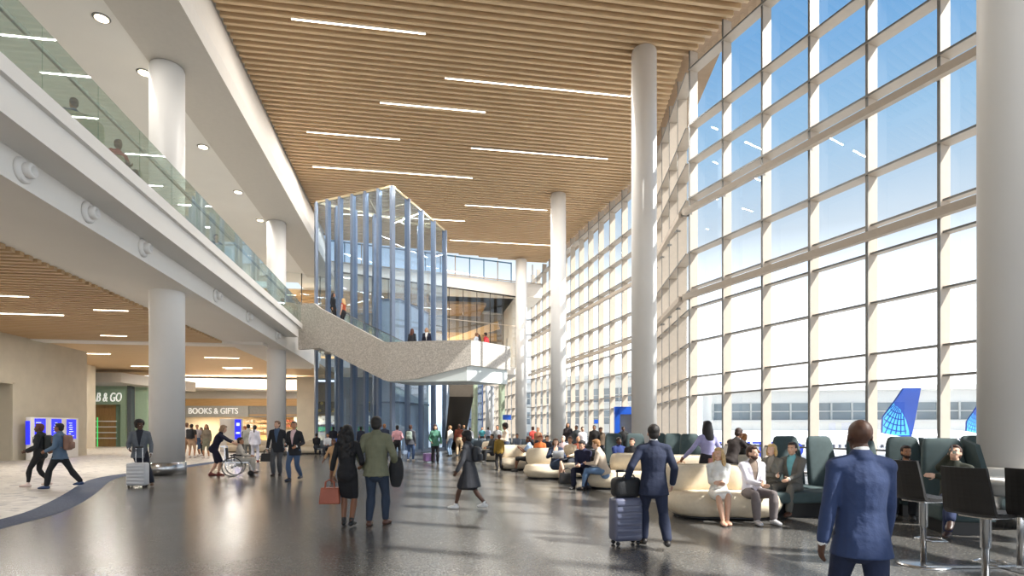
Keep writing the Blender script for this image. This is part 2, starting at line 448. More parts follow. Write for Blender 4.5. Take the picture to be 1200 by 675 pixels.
# downlights
def downlight(px, py, z, label, grp):
    p = at(px, py, z)
    t = thing('downlight', label, 'ceiling light', (p.x, p.y, z), 0, grp)
    MB().lathe([(.24, -.02), (.25, 0), (.25, .03), (.24, .03)], n=28).build('rim', M_ALUD, t)
    MB().lathe([(.19, -.03), (.19, -.024)], n=24).build('diffuser', L_DISC, t)
    la = bpy.data.lights.new('downlight_lamp', 'AREA'); la.shape = 'DISK'; la.size = .36; la.energy = 80; la.color = (1, .95, .88)
    o = bpy.data.objects.new('downlight_lamp', la); COL.objects.link(o); o.parent = t; o.location = (0, 0, -.05)
for px, py, lb in ((119,21,'nearest round downlight in the white upper ceiling'), (169,85,'round downlight beside the top of the nearer left column'), (238,172,'round downlight between the two left column tops'),
                   (279,225,'fourth round downlight along the white upper ceiling'), (305,258,'farthest round downlight beside the second left column top')):
    downlight(px, py, 14.32, lb, 'round downlights in the white upper ceiling')
# glass balustrade
t = thing('glass_balustrade', 'long green-tinted glass balustrade on the edge of the upper left floor', 'balustrade', (-6.98, 0, 7.93))
y = -7.0; k = 0
while y < 35.5:
    L = min(1.9, 35.9-y)
    MB().box((0, y+L/2, .63), (.024, L-.02, 1.25)).build('glass_panel', M_GLASSG, t); y += 1.9
MB().bar((-.22, -7, 1.05), (-.22, 35.9, 1.05), .06, .09).build('handrail', M_ALUD, t)
MB().box((0, 14.4, .01), (.1, 43, .03)).build('base_channel', M_ALU, t)
# air nozzles
for Yn, zn, lb in ((12.7,6.73,'nearest'), (14.96,6.74,'second nearest'), (17.7,6.75,'third'), (23.6,6.75,'fourth'), (27.8,6.75,'fifth'), (33.2,6.75,'farthest')):
    t = thing('air_nozzle', 'round white air nozzle on the slab edge, %s from the viewer along the row' % lb, 'air nozzle', (-7.75, Yn, zn), 0, 'air nozzles on the slab edge')
    R = Matrix.Rotation(PI/2, 3, 'Y')
    MB().lathe([(.25, 0), (.25, .05), (.2, .09)], n=28, M=R).build('ring', M_COLW, t)
    MB().lathe([(.15, .05), (.15, .2), (.13, .23), (.09, .23), (.08, .15)], n=24, M=R).build('barrel', M_COLW, t)

# lower timber ceiling with white band
mb = MB(); y = -6
while y < 33.3:
    mb.box((-20.6, y, 6.35), (20, .17, .12)); y += .36
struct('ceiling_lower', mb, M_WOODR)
struct('ceiling_lower_deck', MB().box((-20.6, 13.5, 6.46), (20, 41, .08)), M_WOODD)
struct('trim_3', MB().box((-19.5, 34.0, 6.5), (22, 1.1, .5)), M_WHITE)
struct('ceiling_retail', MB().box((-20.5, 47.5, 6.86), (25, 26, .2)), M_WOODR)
for (a, b, c, d, z, lb) in ((0,347,33,347.5,6.28,'slim light bar at the left edge of the low timber ceiling'), (109,363,151,364.5,6.28,'slim light bar in the middle of the low timber ceiling'), (117,393,149,394,6.28,'faint slim light bar near the white band of the low ceiling'),
                            (264,432,284,432.5,6.74,'short slim light bar over the shops behind the column')):
    ceiling_bar(a, b, c, d, z, lb, 'light bars in the low timber ceiling')
for k, (x, yy, z) in enumerate([(-14, 44, 6.72), (-22, 43, 6.72), (-15, 51, 6.72), (-22, 51, 6.72), (-15, 14, 6.26), (-15.5, 26, 6.26)]):  # fill panels added to brighten the left concourse, not fixtures of the hall
    t = thing('ceiling_light', ['light panel over the concourse left of the second column', 'light panel over the concourse before the green shop', 'light panel in front of the book shop', 'light panel beside the green shop', 'light panel of the low timber ceiling beyond the left edge', 'light panel over the two young men walking'][k], 'ceiling light', (x, yy, z), 0, 'slim concourse light panels')
    MB().box((0,0,.02), (2.4, .1, .04)).build('housing', M_WHITE, t); MB().box((0,0,-.01), (2.3, .08, .02)).build('diffuser', L_BAR, t)
    la = bpy.data.lights.new('bar_lamp', 'AREA'); la.shape = 'RECTANGLE'; la.size = 2.4; la.size_y = .4; la.energy = 300; la.color = (1,.95,.88)
    o = bpy.data.objects.new('bar_lamp', la); COL.objects.link(o); o.parent = t; o.location = (0,0,-.05)
# walls at the left
mb = MB(); mb.box((-20.4, 16.2, 3.15), (.8, 25.2, 6.3)); mb.box((-20.4, 35.4, 3.15), (.8, 6.4, 6.3)); mb.box((-20.4, 30.5, 5.1), (.8, 3.4, 2.4)); mb.box((-24.5, 38.4, 3.15), (8.2, .5, 6.3))
struct('wall_left', mb, M_BEIGE)
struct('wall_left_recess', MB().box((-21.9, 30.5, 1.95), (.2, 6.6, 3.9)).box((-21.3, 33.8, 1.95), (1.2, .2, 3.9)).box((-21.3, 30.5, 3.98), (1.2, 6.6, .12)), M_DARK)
struct('door_1', MB().box((-20.02, 32.15, 1.95), (.1, .12, 3.9)).box((-20.02, 30.5, 3.88), (.1, 3.4, .08)), M_BEIGE)
struct('wall_left_far', MB().box((-26.6, 45.3, 3.4), (.6, 13.4, 6.8)), M_BEIGE)
struct('wall_back_left', MB().box((-22, 66, 3.4), (32, .4, 6.8)), M_BEIGE)
struct('wall_side_far_left', MB().box((-40, 30, 7), (.4, 90, 16)), M_BEIGE)
# ================================================================== UPPER CONCOURSE ACROSS THE END OF THE HALL
M_BULK = mat('bulkhead_white', (236, 230, 220), 0.7, var=0.02)
pL, pR = Vector((-10.8, 48.2, 0)), Vector((9.7, 56.3, 0))
cL, cM_, cR = Vector((-9.4, 52.2, 0)), Vector((9.3, 56.9, 0)), Vector((12.7, 57.5, 0))
Z = lambda v, z: Vector((v.x, v.y, z))
mb = MB()
N = 10
bot = [pL.lerp(pR, k/N) for k in range(N+1)] + [Vector((12.4, 56.6, 0))]
topv = [cL.lerp(cM_, k/N) for k in range(N+1)] + [cR]
for i in range(N+1):
    a, b, c, d = bot[i], bot[i+1], topv[i+1], topv[i]
    # bulging face in three strips
    rows = []
    for q, zz, w in ((0, 14.9, 0), (1, 15.25, .12), (2, 16.0, .55), (3, 16.45, 1.0)):
        rows.append((Z(a.lerp(d, w), zz), Z(b.lerp(c, w), zz)))
    for (u0, v0), (u1, v1) in zip(rows, rows[1:]): mb.add([u0, v0, v1, u1], [(0,1,2,3)], True)
    mb.quad(Z(d, 16.45), Z(c, 16.45), Z(c + Vector((0,6,0)), 16.45), Z(d + Vector((0,6,0)), 16.45))
    mb.quad(Z(a, 14.9), Z(b, 14.9), Z(b + Vector((0,9,0)), 14.9), Z(a + Vector((0,9,0)), 14.9))
struct('wall_end_bulkhead', mb, M_BULK)
# clerestory
r = sroot('window_7')
M_BLUEM = mat('clerestory_mullion_blue', (70, 130, 170), 0.4)
n = 13
for k in range(n+1):
    p = cL.lerp(cM_, k/n)
    MB().bar(Z(p, 16.45), Z(p, 18.4), .09, .16, up=(0,1,0)).build('mullion', M_BLUEM if k % 3 else M_ALU, r)
MB().bar(Z(cL, 18.33), Z(cM_, 18.33), .12, .1).build('head_rail', M_BLUEM, r)
MB().bar(Z(cL, 16.5), Z(cR, 16.5), .12, .08).build('sill_rail', M_ALU, r)
MB().quad(Z(cL, 16.45), Z(cM_, 16.45), Z(cM_, 18.4), Z(cL, 18.4)).build('pane', M_GLASS, r)
for k in range(3):
    p = cM_.lerp(cR, (k+1)/3); MB().bar(Z(p, 16.45), Z(p, 18.4), .12, .16, up=(0,1,0)).build('mullion', M_WHITE, r)
# partition glass
r = sroot('window_8')
n = 15
for k in range(n+1):
    p = pL.lerp(pR, k/n) + Vector((0, .15, 0)); MB().bar(Z(p, 7.7), Z(p, 14.9), .06, .12, up=(0,1,0)).build('mullion', M_BLACK, r)
MB().bar(Z(pL, 14.85) + Vector((0,.1,0)), Z(pR, 14.85) + Vector((0,.1,0)), .12, .12).build('head_rail', M_BLACK, r)
MB().bar(Z(pL, 11.9) + Vector((0,.1,0)), Z(pR, 11.9) + Vector((0,.1,0)), .06, .06).build('mid_rail', M_ALU, r)
MB().quad(Z(pL, 7.7) + Vector((0,.15,0)), Z(pR, 7.7) + Vector((0,.15,0)), Z(pR, 14.9) + Vector((0,.15,0)), Z(pL, 14.9) + Vector((0,.15,0))).build('pane', M_GLASSP, r)
# slab, back walls and ceiling of that concourse
mb = MB(); mb.prism([Z(pL + Vector((-14, -1, 0)), 7.0), Z(pR + Vector((.3, -.1, 0)), 7.0), Vector((9.9, 66, 7.0)), Vector((-26, 66, 7.0))], (0,0,.7)); struct('floor_upper_end', mb, M_WHITE)
struct('wall_upper_end', MB().box((-8, 66, 11.5), (36, .3, 7.6)), mat('taupe_wall', (150, 140, 126), 0.7))
struct('ceiling_upper_end', MB().box((-8, 62.0, 15.0), (36, 9, .2)), M_GREYC)
mb = MB()
for k in range(14): mb.box((-8 , 56.5 + k*.65, 14.6), (30 if k > 3 else 18, .22, .3))
struct('trim_4', mb, M_WOODB)
struct('wall_upper_end_band', MB().box((-8, 65.7, 12.2), (34, .2, .9)).box((-8, 65.7, 9.4), (34, .2, .35)).bar((1.0, 64.5, 10.4), (8.6, 61, 12.8), .3, .8), M_WOODB)
for k, (x, yy) in enumerate(((-13.5, 57), (-6, 59.5), (1.5, 61), (-11, 62))):
    t = thing('ceiling_light', ['slim light bar inside the upper concourse at the far left', 'slim light bar seen through the glass tower in the upper concourse', 'slim light bar above the group on the bridge end', 'deeper slim light bar inside the upper concourse'][k], 'ceiling light', (x, yy, 14.4), -.9 if k % 2 else .15, 'light bars of the upper concourse')
    MB().box((0,0,.03), (4, .12, .06)).build('housing', M_WHITE, t); MB().box((0,0,-.01), (3.9, .1, .02)).build('diffuser', L_BAR, t)
    la = bpy.data.lights.new('bar_lamp', 'AREA'); la.shape = 'RECTANGLE'; la.size = 4; la.size_y = .3; la.energy = 900; la.color = (1,.88,.72)
    o = bpy.data.objects.new('bar_lamp', la); COL.objects.link(o); o.parent = t; o.location = (0,0,-.05)
mb = MB(); mb.box((9.85, 61.3, 11.5), (.35, 9.5, 8.0)); struct('wall_upper_end_return', mb, M_WHITE)

# ================================================================== GLASS TOWER
TL, TN, TR, TB = cw(-12.9, 37.5), cw(-7.35, 35.0), cw(-5.07, 42.8), cw(-8.5, 40.4)
ZT = 16.5
t = thing('glass_stair_tower', 'tall faceted glass tower with slate blue fins behind the speckled bridge', 'glass tower', (0,0,0))
def fins(a, b, n, skip0=False):
    u = (b-a).normalized()
    for k in range(1 if skip0 else 0, n):
        p = a.lerp(b, k/n); nn = Vector((-u.y, u.x, 0))
        MB().bar(Z(p, 0), Z(p, ZT), .17, .34, up=nn).build('fin', M_BLUEF, t)
    MB().quad(Z(a, 0), Z(b, 0), Z(b, ZT), Z(a, ZT)).build('glass_face', M_GLASSB, t)
    MB().bar(Z(a, ZT), Z(b, ZT), .1, .14).build('top_rail', M_GOLD, t)
    MB().bar(Z(a, .1), Z(b, .1), .2, .2).build('base_rail', M_BLUEF, t)
fins(TL, TB, 4); fins(TB, TR, 2); fins(TR, TN, 4); fins(TN, TL, 6)
for a, b in ((TL.lerp(TN, .66), TB.lerp(TL, .2)), (TN.lerp(TR, .3), TL.lerp(TB, .75)), (TN.lerp(TR, .55), TB), (TN.lerp(TR, .8), TB.lerp(TR, .5))):
    MB().bar(Z(a, ZT), Z(b, ZT), .07, .1).build('roof_beam', M_GOLD, t)
m = MB(); m.add([Z(TL, ZT), Z(TN, ZT), Z(TR, ZT), Z(TB, ZT)], [(0,1,2,3)]); m.build('roof_glass', M_GLASSB, t)
cc = (TN + TR + TB) / 3
core = thing('elevator_shaft', 'pale panelled elevator shaft standing inside the glass tower', 'elevator shaft', (0,0,0))
M_CORE = mat('pale_blue_panel', (188, 204, 220), 0.4, var=0.04)
q = [TN.lerp(cc, .35), TR.lerp(cc, .5), TB.lerp(cc, .35), TN.lerp(TL, .3).lerp(cc, .25)]
m = MB(); m.prism([Z(p, 0) for p in q], (0,0,9.9)); m.build('wall_panel', M_CORE, core)
m = MB()
for zz in (3.3, 6.6, 9.9):
    for a, b in zip(q, q[1:] + q[:1]): m.bar(Z(a, zz), Z(b, zz), .12, .1)
m.build('seam_band', M_BLUEF, core)

# ================================================================== SPECKLED BRIDGE AND STAIR
def speckled():
    m = bpy.data.materials.new('speckled_terrazzo_panel'); m.use_nodes = True; nt = m.node_tree; b = nt.nodes['Principled BSDF']
    tc = nt.nodes.new('ShaderNodeTexCoord'); v = nt.nodes.new('ShaderNodeTexVoronoi'); v.inputs['Scale'].default_value = 26
    n = nt.nodes.new('ShaderNodeTexNoise'); n.inputs['Scale'].default_value = 24; n.inputs['Detail'].default_value = 3
    mp = nt.nodes.new('ShaderNodeMapping'); mp.inputs['Scale'].default_value = (1, 1, 1.4); nt.links.new(tc.outputs['Object'], mp.inputs[0])
    nt.links.new(mp.outputs[0], v.inputs['Vector']); nt.links.new(tc.outputs['Object'], n.inputs['Vector'])
    sp = nt.nodes.new('ShaderNodeSeparateColor'); nt.links.new(v.outputs['Color'], sp.inputs[0])
    ad = nt.nodes.new('ShaderNodeMath'); ad.operation = 'ADD'; nt.links.new(sp.outputs[0], ad.inputs[0]); nt.links.new(n.outputs[0], ad.inputs[1])
    r = nt.nodes.new('ShaderNodeValToRGB'); nt.links.new(ad.outputs[0], r.inputs[0])
    e = r.color_ramp.elements; e[0].position = .55; e[0].color = srgb(214, 208, 200); e[1].position = 1.35; e[1].color = srgb(176, 170, 162)
    x = e.new(.95); x.color = srgb(204, 198, 190)
    nt.links.new(r.outputs[0], b.inputs['Base Color']); b.inputs['Roughness'].default_value = .55
    return m
M_SPK = speckled()
M_PALE = mat('pale_landing_underside', (214, 222, 222), 0.4, var=0.02)
br = thing('stair_bridge', 'speckled grey stair and viewing landing that hangs from the upper left floor', 'bridge', (0,0,0))
# near outline as (u, d, z) stations: top edge and bottom edge
S = [(-13.0, 34.6, 9.15, 6.42), (-11.9, 34.2, 9.15, 6.42), (-11.45, 33.95, 8.8, 6.42), (-7.25, 32.0, 6.5, 4.35), (-6.94, 31.9, 6.45, 4.25), (-5.2, 31.5, 6.45, 4.38), (-2.23, 31.0, 6.45, 5.06)]
W = 2.5; TH = .22
def sta(k, off, z):
    u, d = S[k][0], S[k][1]; p = cw(u, d, z)
    a = cw(-13.0, 34.6); b = cw(-2.23, 31.0); t_ = (b-a).normalized(); nn = Vector((-t_.y, t_.x, 0))
    return p + nn * off
def panel(off, th):
    m = MB()
    for k in range(len(S)-1):
        quad = [sta(k, off, S[k][3]), sta(k+1, off, S[k+1][3]), sta(k+1, off, S[k+1][2]), sta(k, off, S[k][2])]
        a = cw(-13.0, 34.6); b = cw(-2.23, 31.0); t_ = (b-a).normalized(); nn = Vector((-t_.y, t_.x, 0))
        m.prism(quad, nn*th)
    return m
panel(0, TH).build('near_parapet', M_SPK, br)
# far parapet follows the stair only
m = MB()
for k in range(len(S)-1):
    m.prism([sta(k, W, S[k][3]), sta(k+1, W, S[k+1][3]), sta(k+1, W, S[k+1][2] - .95), sta(k, W, S[k][2] - .95)], Vector((.05,.2,0)))
m.build('far_stringer', M_SPK, br)
# end parapet
C1, C2 = cw(-2.23, 31.0), cw(-.10, 33.6)
ne = (C2-C1).normalized(); ni = Vector((-ne.y, ne.x, 0))
if ni.dot(cw(-7, 33) - C1) < 0: ni = -ni
m = MB(); m.prism([Z(C1, 5.06), Z(C2, 5.06), Z(C2, 6.45), Z(C1, 6.45)], ni*TH); m.build('end_parapet', M_SPK, br)
C3 = C2 + (sta(4, 0, 0) - sta(6, 0, 0)).normalized() * 2.2
C4 = sta(4, W + .6, 0)
# deck of landing, stair treads
m = MB(); m.prism([sta(4, .1, 5.1), Z(C1 + ni*.1, 5.1), Z(C2 + ni*.1, 5.1), Z(C3, 5.1), Z(C4, 5.1)], (0,0,.4)); m.build('landing_deck', M_GREYC, br)
n = 14; m = MB()
for k in range(n):
    f = k/n; p0 = sta(2, .2, 0).lerp(sta(4, .2, 0), f); p1 = sta(2, .2, 0).lerp(sta(4, .2, 0), f + 1/n); q0 = sta(2, W, 0).lerp(sta(4, W, 0), f); q1 = sta(2, W, 0).lerp(sta(4, W, 0), f + 1/n)
    zt = 8.05 - (8.05-5.5)*(k+.5)/n
    m.prism([Z(p0, zt-.5), Z(p1, zt-.5), Z(q1, zt-.5), Z(q0, zt-.5)], (0,0,.5))
m.build('flight', M_GREYC, br)
m = MB(); m.prism([sta(0, .1, 6.6), sta(2, .1, 6.6), sta(2, W, 6.6), sta(0, W, 6.6)], (0,0,1.45)); m.build('upper_deck', M_WHITE, br)
# pale lower box
L0, L1, L2 = sta(4, .02, 0), C1 + ni*.14 + (sta(4,0,0)-C1).normalized()*.12, C2 + ni*.16 - ne*.1
L3, L4 = C3 - ne*.2, sta(4, W+.3, 0)
bot = [Z(L0, 4.24), Z(sta(5, .10, 0), 4.2), Z(L1, 4.22), Z(L2, 4.22), Z(L3, 4.22), Z(L4, 4.22)]
m = MB(); m.prism(bot, (0,0,.86)); m.build('landing_box', M_PALE, br)
# far glass guard
m = MB()
g = [Z(C2, 5.35), Z(C3, 5.35), Z(C4, 5.35)]
for a, b in zip(g, g[1:]): m.prism([a, b, b + Vector((0,0,1.1)), a + Vector((0,0,1.1))], (.02,.02,0))
m.build('glass_guard', M_GLASSG, br)
m = MB(); m.prism([sta(2, W, 7.9), sta(4, W, 5.6), sta(4, W, 6.6), sta(2, W, 8.9)], (.02,.02,0)); m.build('stair_glass', M_GLASSG, br)
MB().bar(sta(2, W, 8.95), sta(4, W, 6.65), .05, .05).bar(sta(2, .4, 8.75), sta(4, .4, 6.3), .05, .05).build('stair_handrail', M_STEEL, br)
# dark escalator behind the landing
es = thing('escalator', 'dark escalator descending behind the landing beside the glass tower', 'escalator', (0,0,0))
a, b = cw(-3.2, 35.8, 5.2), cw(-5.0, 47.5, .1)
sd_ = (b-a).cross(Vector((0,0,1))).normalized()
m = MB(); 
for s_ in (0,): m.bar(a - Vector((0,0,.9)), b - Vector((0,0,.3)), 1.5, 1.5)
m.build('truss', mat('dark_bronze', (74, 66, 58), .35, metal=.4), es)
m = MB(); m.bar(a + sd_*.7 + Vector((0,0,.4)), b + sd_*.7 + Vector((0,0,1.0)), .05, .9).build('side_glass', M_GLASSG, es)
m = MB(); m.bar(a + sd_*.7 + Vector((0,0,.9)), b + sd_*.7 + Vector((0,0,1.5)), .08, .08).build('handrail', M_BLACK, es)
# blue glass enclosure under the far concourse
M_GBL = glass('blue_enclosure_glass', (0.62, 0.76, 0.95), 1.3, haze=0.10)
gb = thing('glass_enclosure', 'blue glazed enclosure behind the escalator under the bridge', 'glass enclosure', (0,0,0))
A, B = cw(-5.6, 52), cw(-2.6, 50)
n = 4
for k in range(n+1):
    p = A.lerp(B, k/n); MB().bar(Z(p, 0), Z(p, 6.9), .08, .15, up=(0,1,0)).build('post', mat('blue_post', (70,100,160), .4), gb)
for zz in (2.4, 4.7): MB().bar(Z(A, zz), Z(B, zz), .08, .08).build('rail', mat('blue_post', (70,100,160), .4), gb)
MB().prism([Z(A, 0), Z(B, 0), Z(B, 6.9), Z(A, 6.9)], (0, .03, 0)).build('pane', M_GBL, gb)
M_GRP = mat('green_patina_post', (104, 116, 96), .5, var=.15)
for px, d, lb in ((556, 47, 'left one of two slim green posts under the bridge end'), (588, 46, 'right one of two slim green posts, beside the slender far column')):
    p = atd(px, d); t2 = thing('post', lb, 'post', (p.x, p.y, 0), 0, 'slim green posts'); MB().lathe([(.3, 0), (.3, .3), (.26, .32), (.26, 6.95)], n=20).build('shaft', M_GRP, t2)
# far floor-level closing wall behind the tower
struct('wall_back', MB().box((-6.2, 62, 3.5), (4.5, .4, 7)), mat('blue_grey_wall', (120, 134, 150), .5))
# ================================================================== FURNITURE
M_BOUCLE = mat('cream_boucle', (226, 212, 188), 0.9, var=0.04, scale=20, bump=0.5, bscale=120)
M_GREEN = mat('dark_teal_upholstery', (62, 78, 80), 0.8, var=0.08, scale=10, bump=0.2, bscale=200)
M_GREEND = mat('dark_teal_piping', (44, 56, 58), 0.7)
M_LEATH = mat('black_ribbed_leather', (34, 32, 31), 0.45, var=0.1)
M_SEATG = mat('grey_blue_seat', (72, 84, 94), 0.5)
def arc_pts(L, curve, n=14):
    """centre line of length L bending by angle curve"""
    out = []
    for i in range(n+1):
        s = -L/2 + L*i/n
        if abs(curve) < 1e-3: out.append(Vector((s, 0, 0)))
        else:
            R = L/curve; a = s/R; out.append(Vector((R*math.sin(a), R*(1-math.cos(a)), 0)))
    return out
def outline(cl, w, ne=8):
    n = len(cl); T = [(cl[min(i+1, n-1)] - cl[max(i-1, 0)]).normalized() for i in range(n)]
    N_ = [Vector((-t.y, t.x, 0)) for t in T]
    pts = [cl[i] - N_[i]*w for i in range(n)]
    for k in range(1, ne): a = -PI/2 + PI*k/ne; pts.append(cl[-1] + T[-1]*w*math.cos(a) + N_[-1]*w*math.sin(a))
    pts += [cl[i] + N_[i]*w for i in range(n-1, -1, -1)]
    for k in range(1, ne): a = PI/2 + PI*k/ne; pts.append(cl[0] + T[0]*w*math.cos(a) + N_[0]*w*math.sin(a))
    return pts
def bean(mb, cl, w, z0, z1, r=.12, bulge=.02):
    prof = [(z0, r*.8), (z0 + r*.25, r*.3), (z0 + r*.8, 0), ((z0+z1)/2, -bulge), (z1 - r, 0), (z1 - r*.3, r*.25), (z1 - r*.05, r*.65), (z1, r*1.3), (z1+.01, min(w*.6, r*3))]
    rows = [[p + Vector((0,0,z)) for p in outline(cl, w - ins)] for z, ins in prof]
    n = len(rows[0]); vs = [p for rw in rows for p in rw]; fs = []
    for k in range(len(rows)-1):
        for i in range(n): j = (i+1) % n; fs.append((k*n+i, k*n+j, (k+1)*n+j, (k+1)*n+i))
    # end caps as strips between the two long sides
    for base, flip in ((0, True), ((len(rows)-1)*n, False)):
        fs.append(tuple(range(base, base+n)) if not flip else tuple(range(base+n-1, base-1, -1)))
    mb.add(vs, fs, True)
def sofa(p, rz, L, w, curve, label, back=(-.5, .5), bw=.24, bh=.88, side=1):
    t = thing('curved_sofa', label, 'sofa', (p.x, p.y, 0), rz, 'cream curved sofas')
    cl = arc_pts(L - 2*w + .01, curve)
    m = MB(); bean(m, cl, w, .05, .46, .16, .03); m.build('seat', M_BOUCLE, t)
    m = MB(); bean(m, cl, w*.8, 0.0, .07, .02); m.build('plinth', M_BLACK, t)
    n = len(cl); T = [(cl[min(i+1, n-1)] - cl[max(i-1, 0)]).normalized() for i in range(n)]
    a, b = back
    idx = [i for i in range(n) if a <= i/(n-1) - .5 <= b]
    off = (w - bw - .03) * side
    bc = [cl[i] + Vector((-T[i].y, T[i].x, 0))*off for i in idx]
    if a <= -.5: bc.insert(0, bc[0] - T[idx[0]]*(w*.5))
    if b >= .5: bc.append(bc[-1] + T[idx[-1]]*(w*.5))
    m = MB(); bean(m, bc, bw, .42, bh, .13, .02); m.build('backrest', M_BOUCLE, t)
    return t
RZ = -YAW
sofa(atd(846, 10.55), RZ - .12, 2.0, .62, -.5, 'cream curved sofa under the blonde woman and the man in a white jacket', back=(-.6, .3), bh=.93)
sofa(atd(738, 15.5), RZ - .25, 2.5, .66, -.7, 'cream curved sofa under the two men sitting in a navy hoodie and a cream sweater', back=(-.25, .55), bh=.92)
sofa(atd(652, 18.6), RZ + .2, 2.1, .62, .5, 'cream curved sofa under the woman with a laptop', back=(-.6, -.05), bh=.96)
sofa(atd(611, 22.6), RZ + .5, 1.9, .6, .6, 'cream curved sofa beside the boy in a mustard top, man in shorts on its end', back=(-.5, .5), bh=.95)
sofa(atd(583, 28.5), RZ + .2, 1.7, .6, .5, 'small-looking cream curved sofa left of the woman with an afro', back=(-.5, .3), bh=.95)
sofa(atd(822, 13.4), RZ - .1, 2.6, .6, .5, 'cream curved sofa holding a tan handbag, behind the blonde woman', back=(-.6, .6), bh=1.0, side=-1)
sofa(atd(366, 36), RZ, 2.0, .5, 0, 'cream straight sofa beside the foot of the glass tower', back=(-.6, .25), bh=.85)
sofa(atd(290, 38.5), RZ, 3.0, .5, 0, 'long cream bench sofa behind the second left column', back=(-.6, .6), bh=.8)

def lounge(p, rz, label, wing=0, w=.66):
    t = thing('high_back_lounge_chair', label, 'lounge chair', (p.x, p.y, 0), rz, 'dark teal high-back lounge chairs')
    MB().bevbox((0, -.02, .33), (w, .78, .26), .05).build('seat', M_GREEN, t)
    MB().box((0, 0, .1), (w-.12, .6, .2)).build('base', M_BLACK, t)
    # reclined, gently tapering back
    m = MB(); rows = []
    for k, (z, hw, y0, th) in enumerate([(.3, w/2-.01, .28, .14), (.6, w/2, .33, .14), (1.0, w/2-.02, .4, .13), (1.32, w/2-.05, .46, .12), (1.42, w/2-.08, .48, .1), (1.46, w/2-.14, .49, .05)]):
        ring = []
        for i in range(16):
            a = 2*PI*i/16; cx, sy = math.cos(a), math.sin(a)
            ex = lambda q, pw: math.copysign(abs(q)**pw, q)
            bow = .05*(1 - (ex(cx, .25))**2)
            ring.append(Vector((hw*ex(cx, .25), y0 + bow*0 + th/2*ex(sy, .5) , z)))
        rows.append(ring)
    vs = [p_ for r_ in rows for p_ in r_]; fs = []
    for k in range(len(rows)-1):
        for i in range(16): j = (i+1) % 16; fs.append((k*16+i, k*16+j, (k+1)*16+j, (k+1)*16+i))
    fs += [tuple(range(15, -1, -1)), tuple(range((len(rows)-1)*16, len(rows)*16))]
    m.add(vs, fs, True); m.build('backrest', M_GREEN, t)
    if wing:
        for s in ((-1, 1) if wing == 2 else (1,)):
            m = MB(); m.prism([(s*(w/2-.03), .5, 1.44), (s*(w/2-.02), .1, 1.36), (s*(w/2-.0), -.12, .95), (s*(w/2), -.3, .55), (s*(w/2), -.34, .22), (s*(w/2), .36, .22)], (s*.07, 0, 0))
            m.build('wing', M_GREEN, t)
    return t
for px, d, dr, wg, lb in ((937, 11.6, .15, 0, 'dark teal high-back lounge chair behind the seated couple in grey'), (978, 11.4, .15, 0, 'dark teal high-back lounge chair between the grey couple and the standing man in blue'),
      (1026, 11.2, .05, 0, 'dark teal high-back lounge chair mostly hidden by the head of the man in blue'), (1069, 10.8, -.25, 1, 'winged dark teal lounge chair holding the bearded man in black'),
      (1118, 8.95, -.3, 1, 'winged dark teal lounge chair holding the man on the phone'), (1154, 12.6, -.3, 0, 'dark teal lounge chair showing only a strip beside the near right column'),
      (775, 19.2, .0, 0, 'first dark teal lounge chair right of the tallest column, backing the view'), (794, 17.8, .0, 0, 'middle dark teal lounge chair behind the woman with a pink bag'), (814, 16.5, .0, 0, 'dark teal lounge chair touching the outline of the woman with a pink bag'),
      (722, 18.6, .0, 0, 'dark teal lounge chair of the man in a blue hoodie left of the tallest column'), (748, 17.6, .0, 0, 'dark teal lounge chair of the man in a black jacket beside the tallest column')):
    lounge(atd(px, d), RZ + dr, lb, wg)
M_BENCH = M_GREEN
t = thing('upholstered_bench', 'dark teal bench cushion under the seated couple in grey', 'bench', tuple(atd(926, 10.6)), RZ + .12)
MB().bevbox((0, 0, .36), (1.7, .7, .2), .05).build('cushion', M_GREEN, t); MB().box((0, .05, .13), (1.5, .5, .26)).build('plinth', M_BLACK, t)

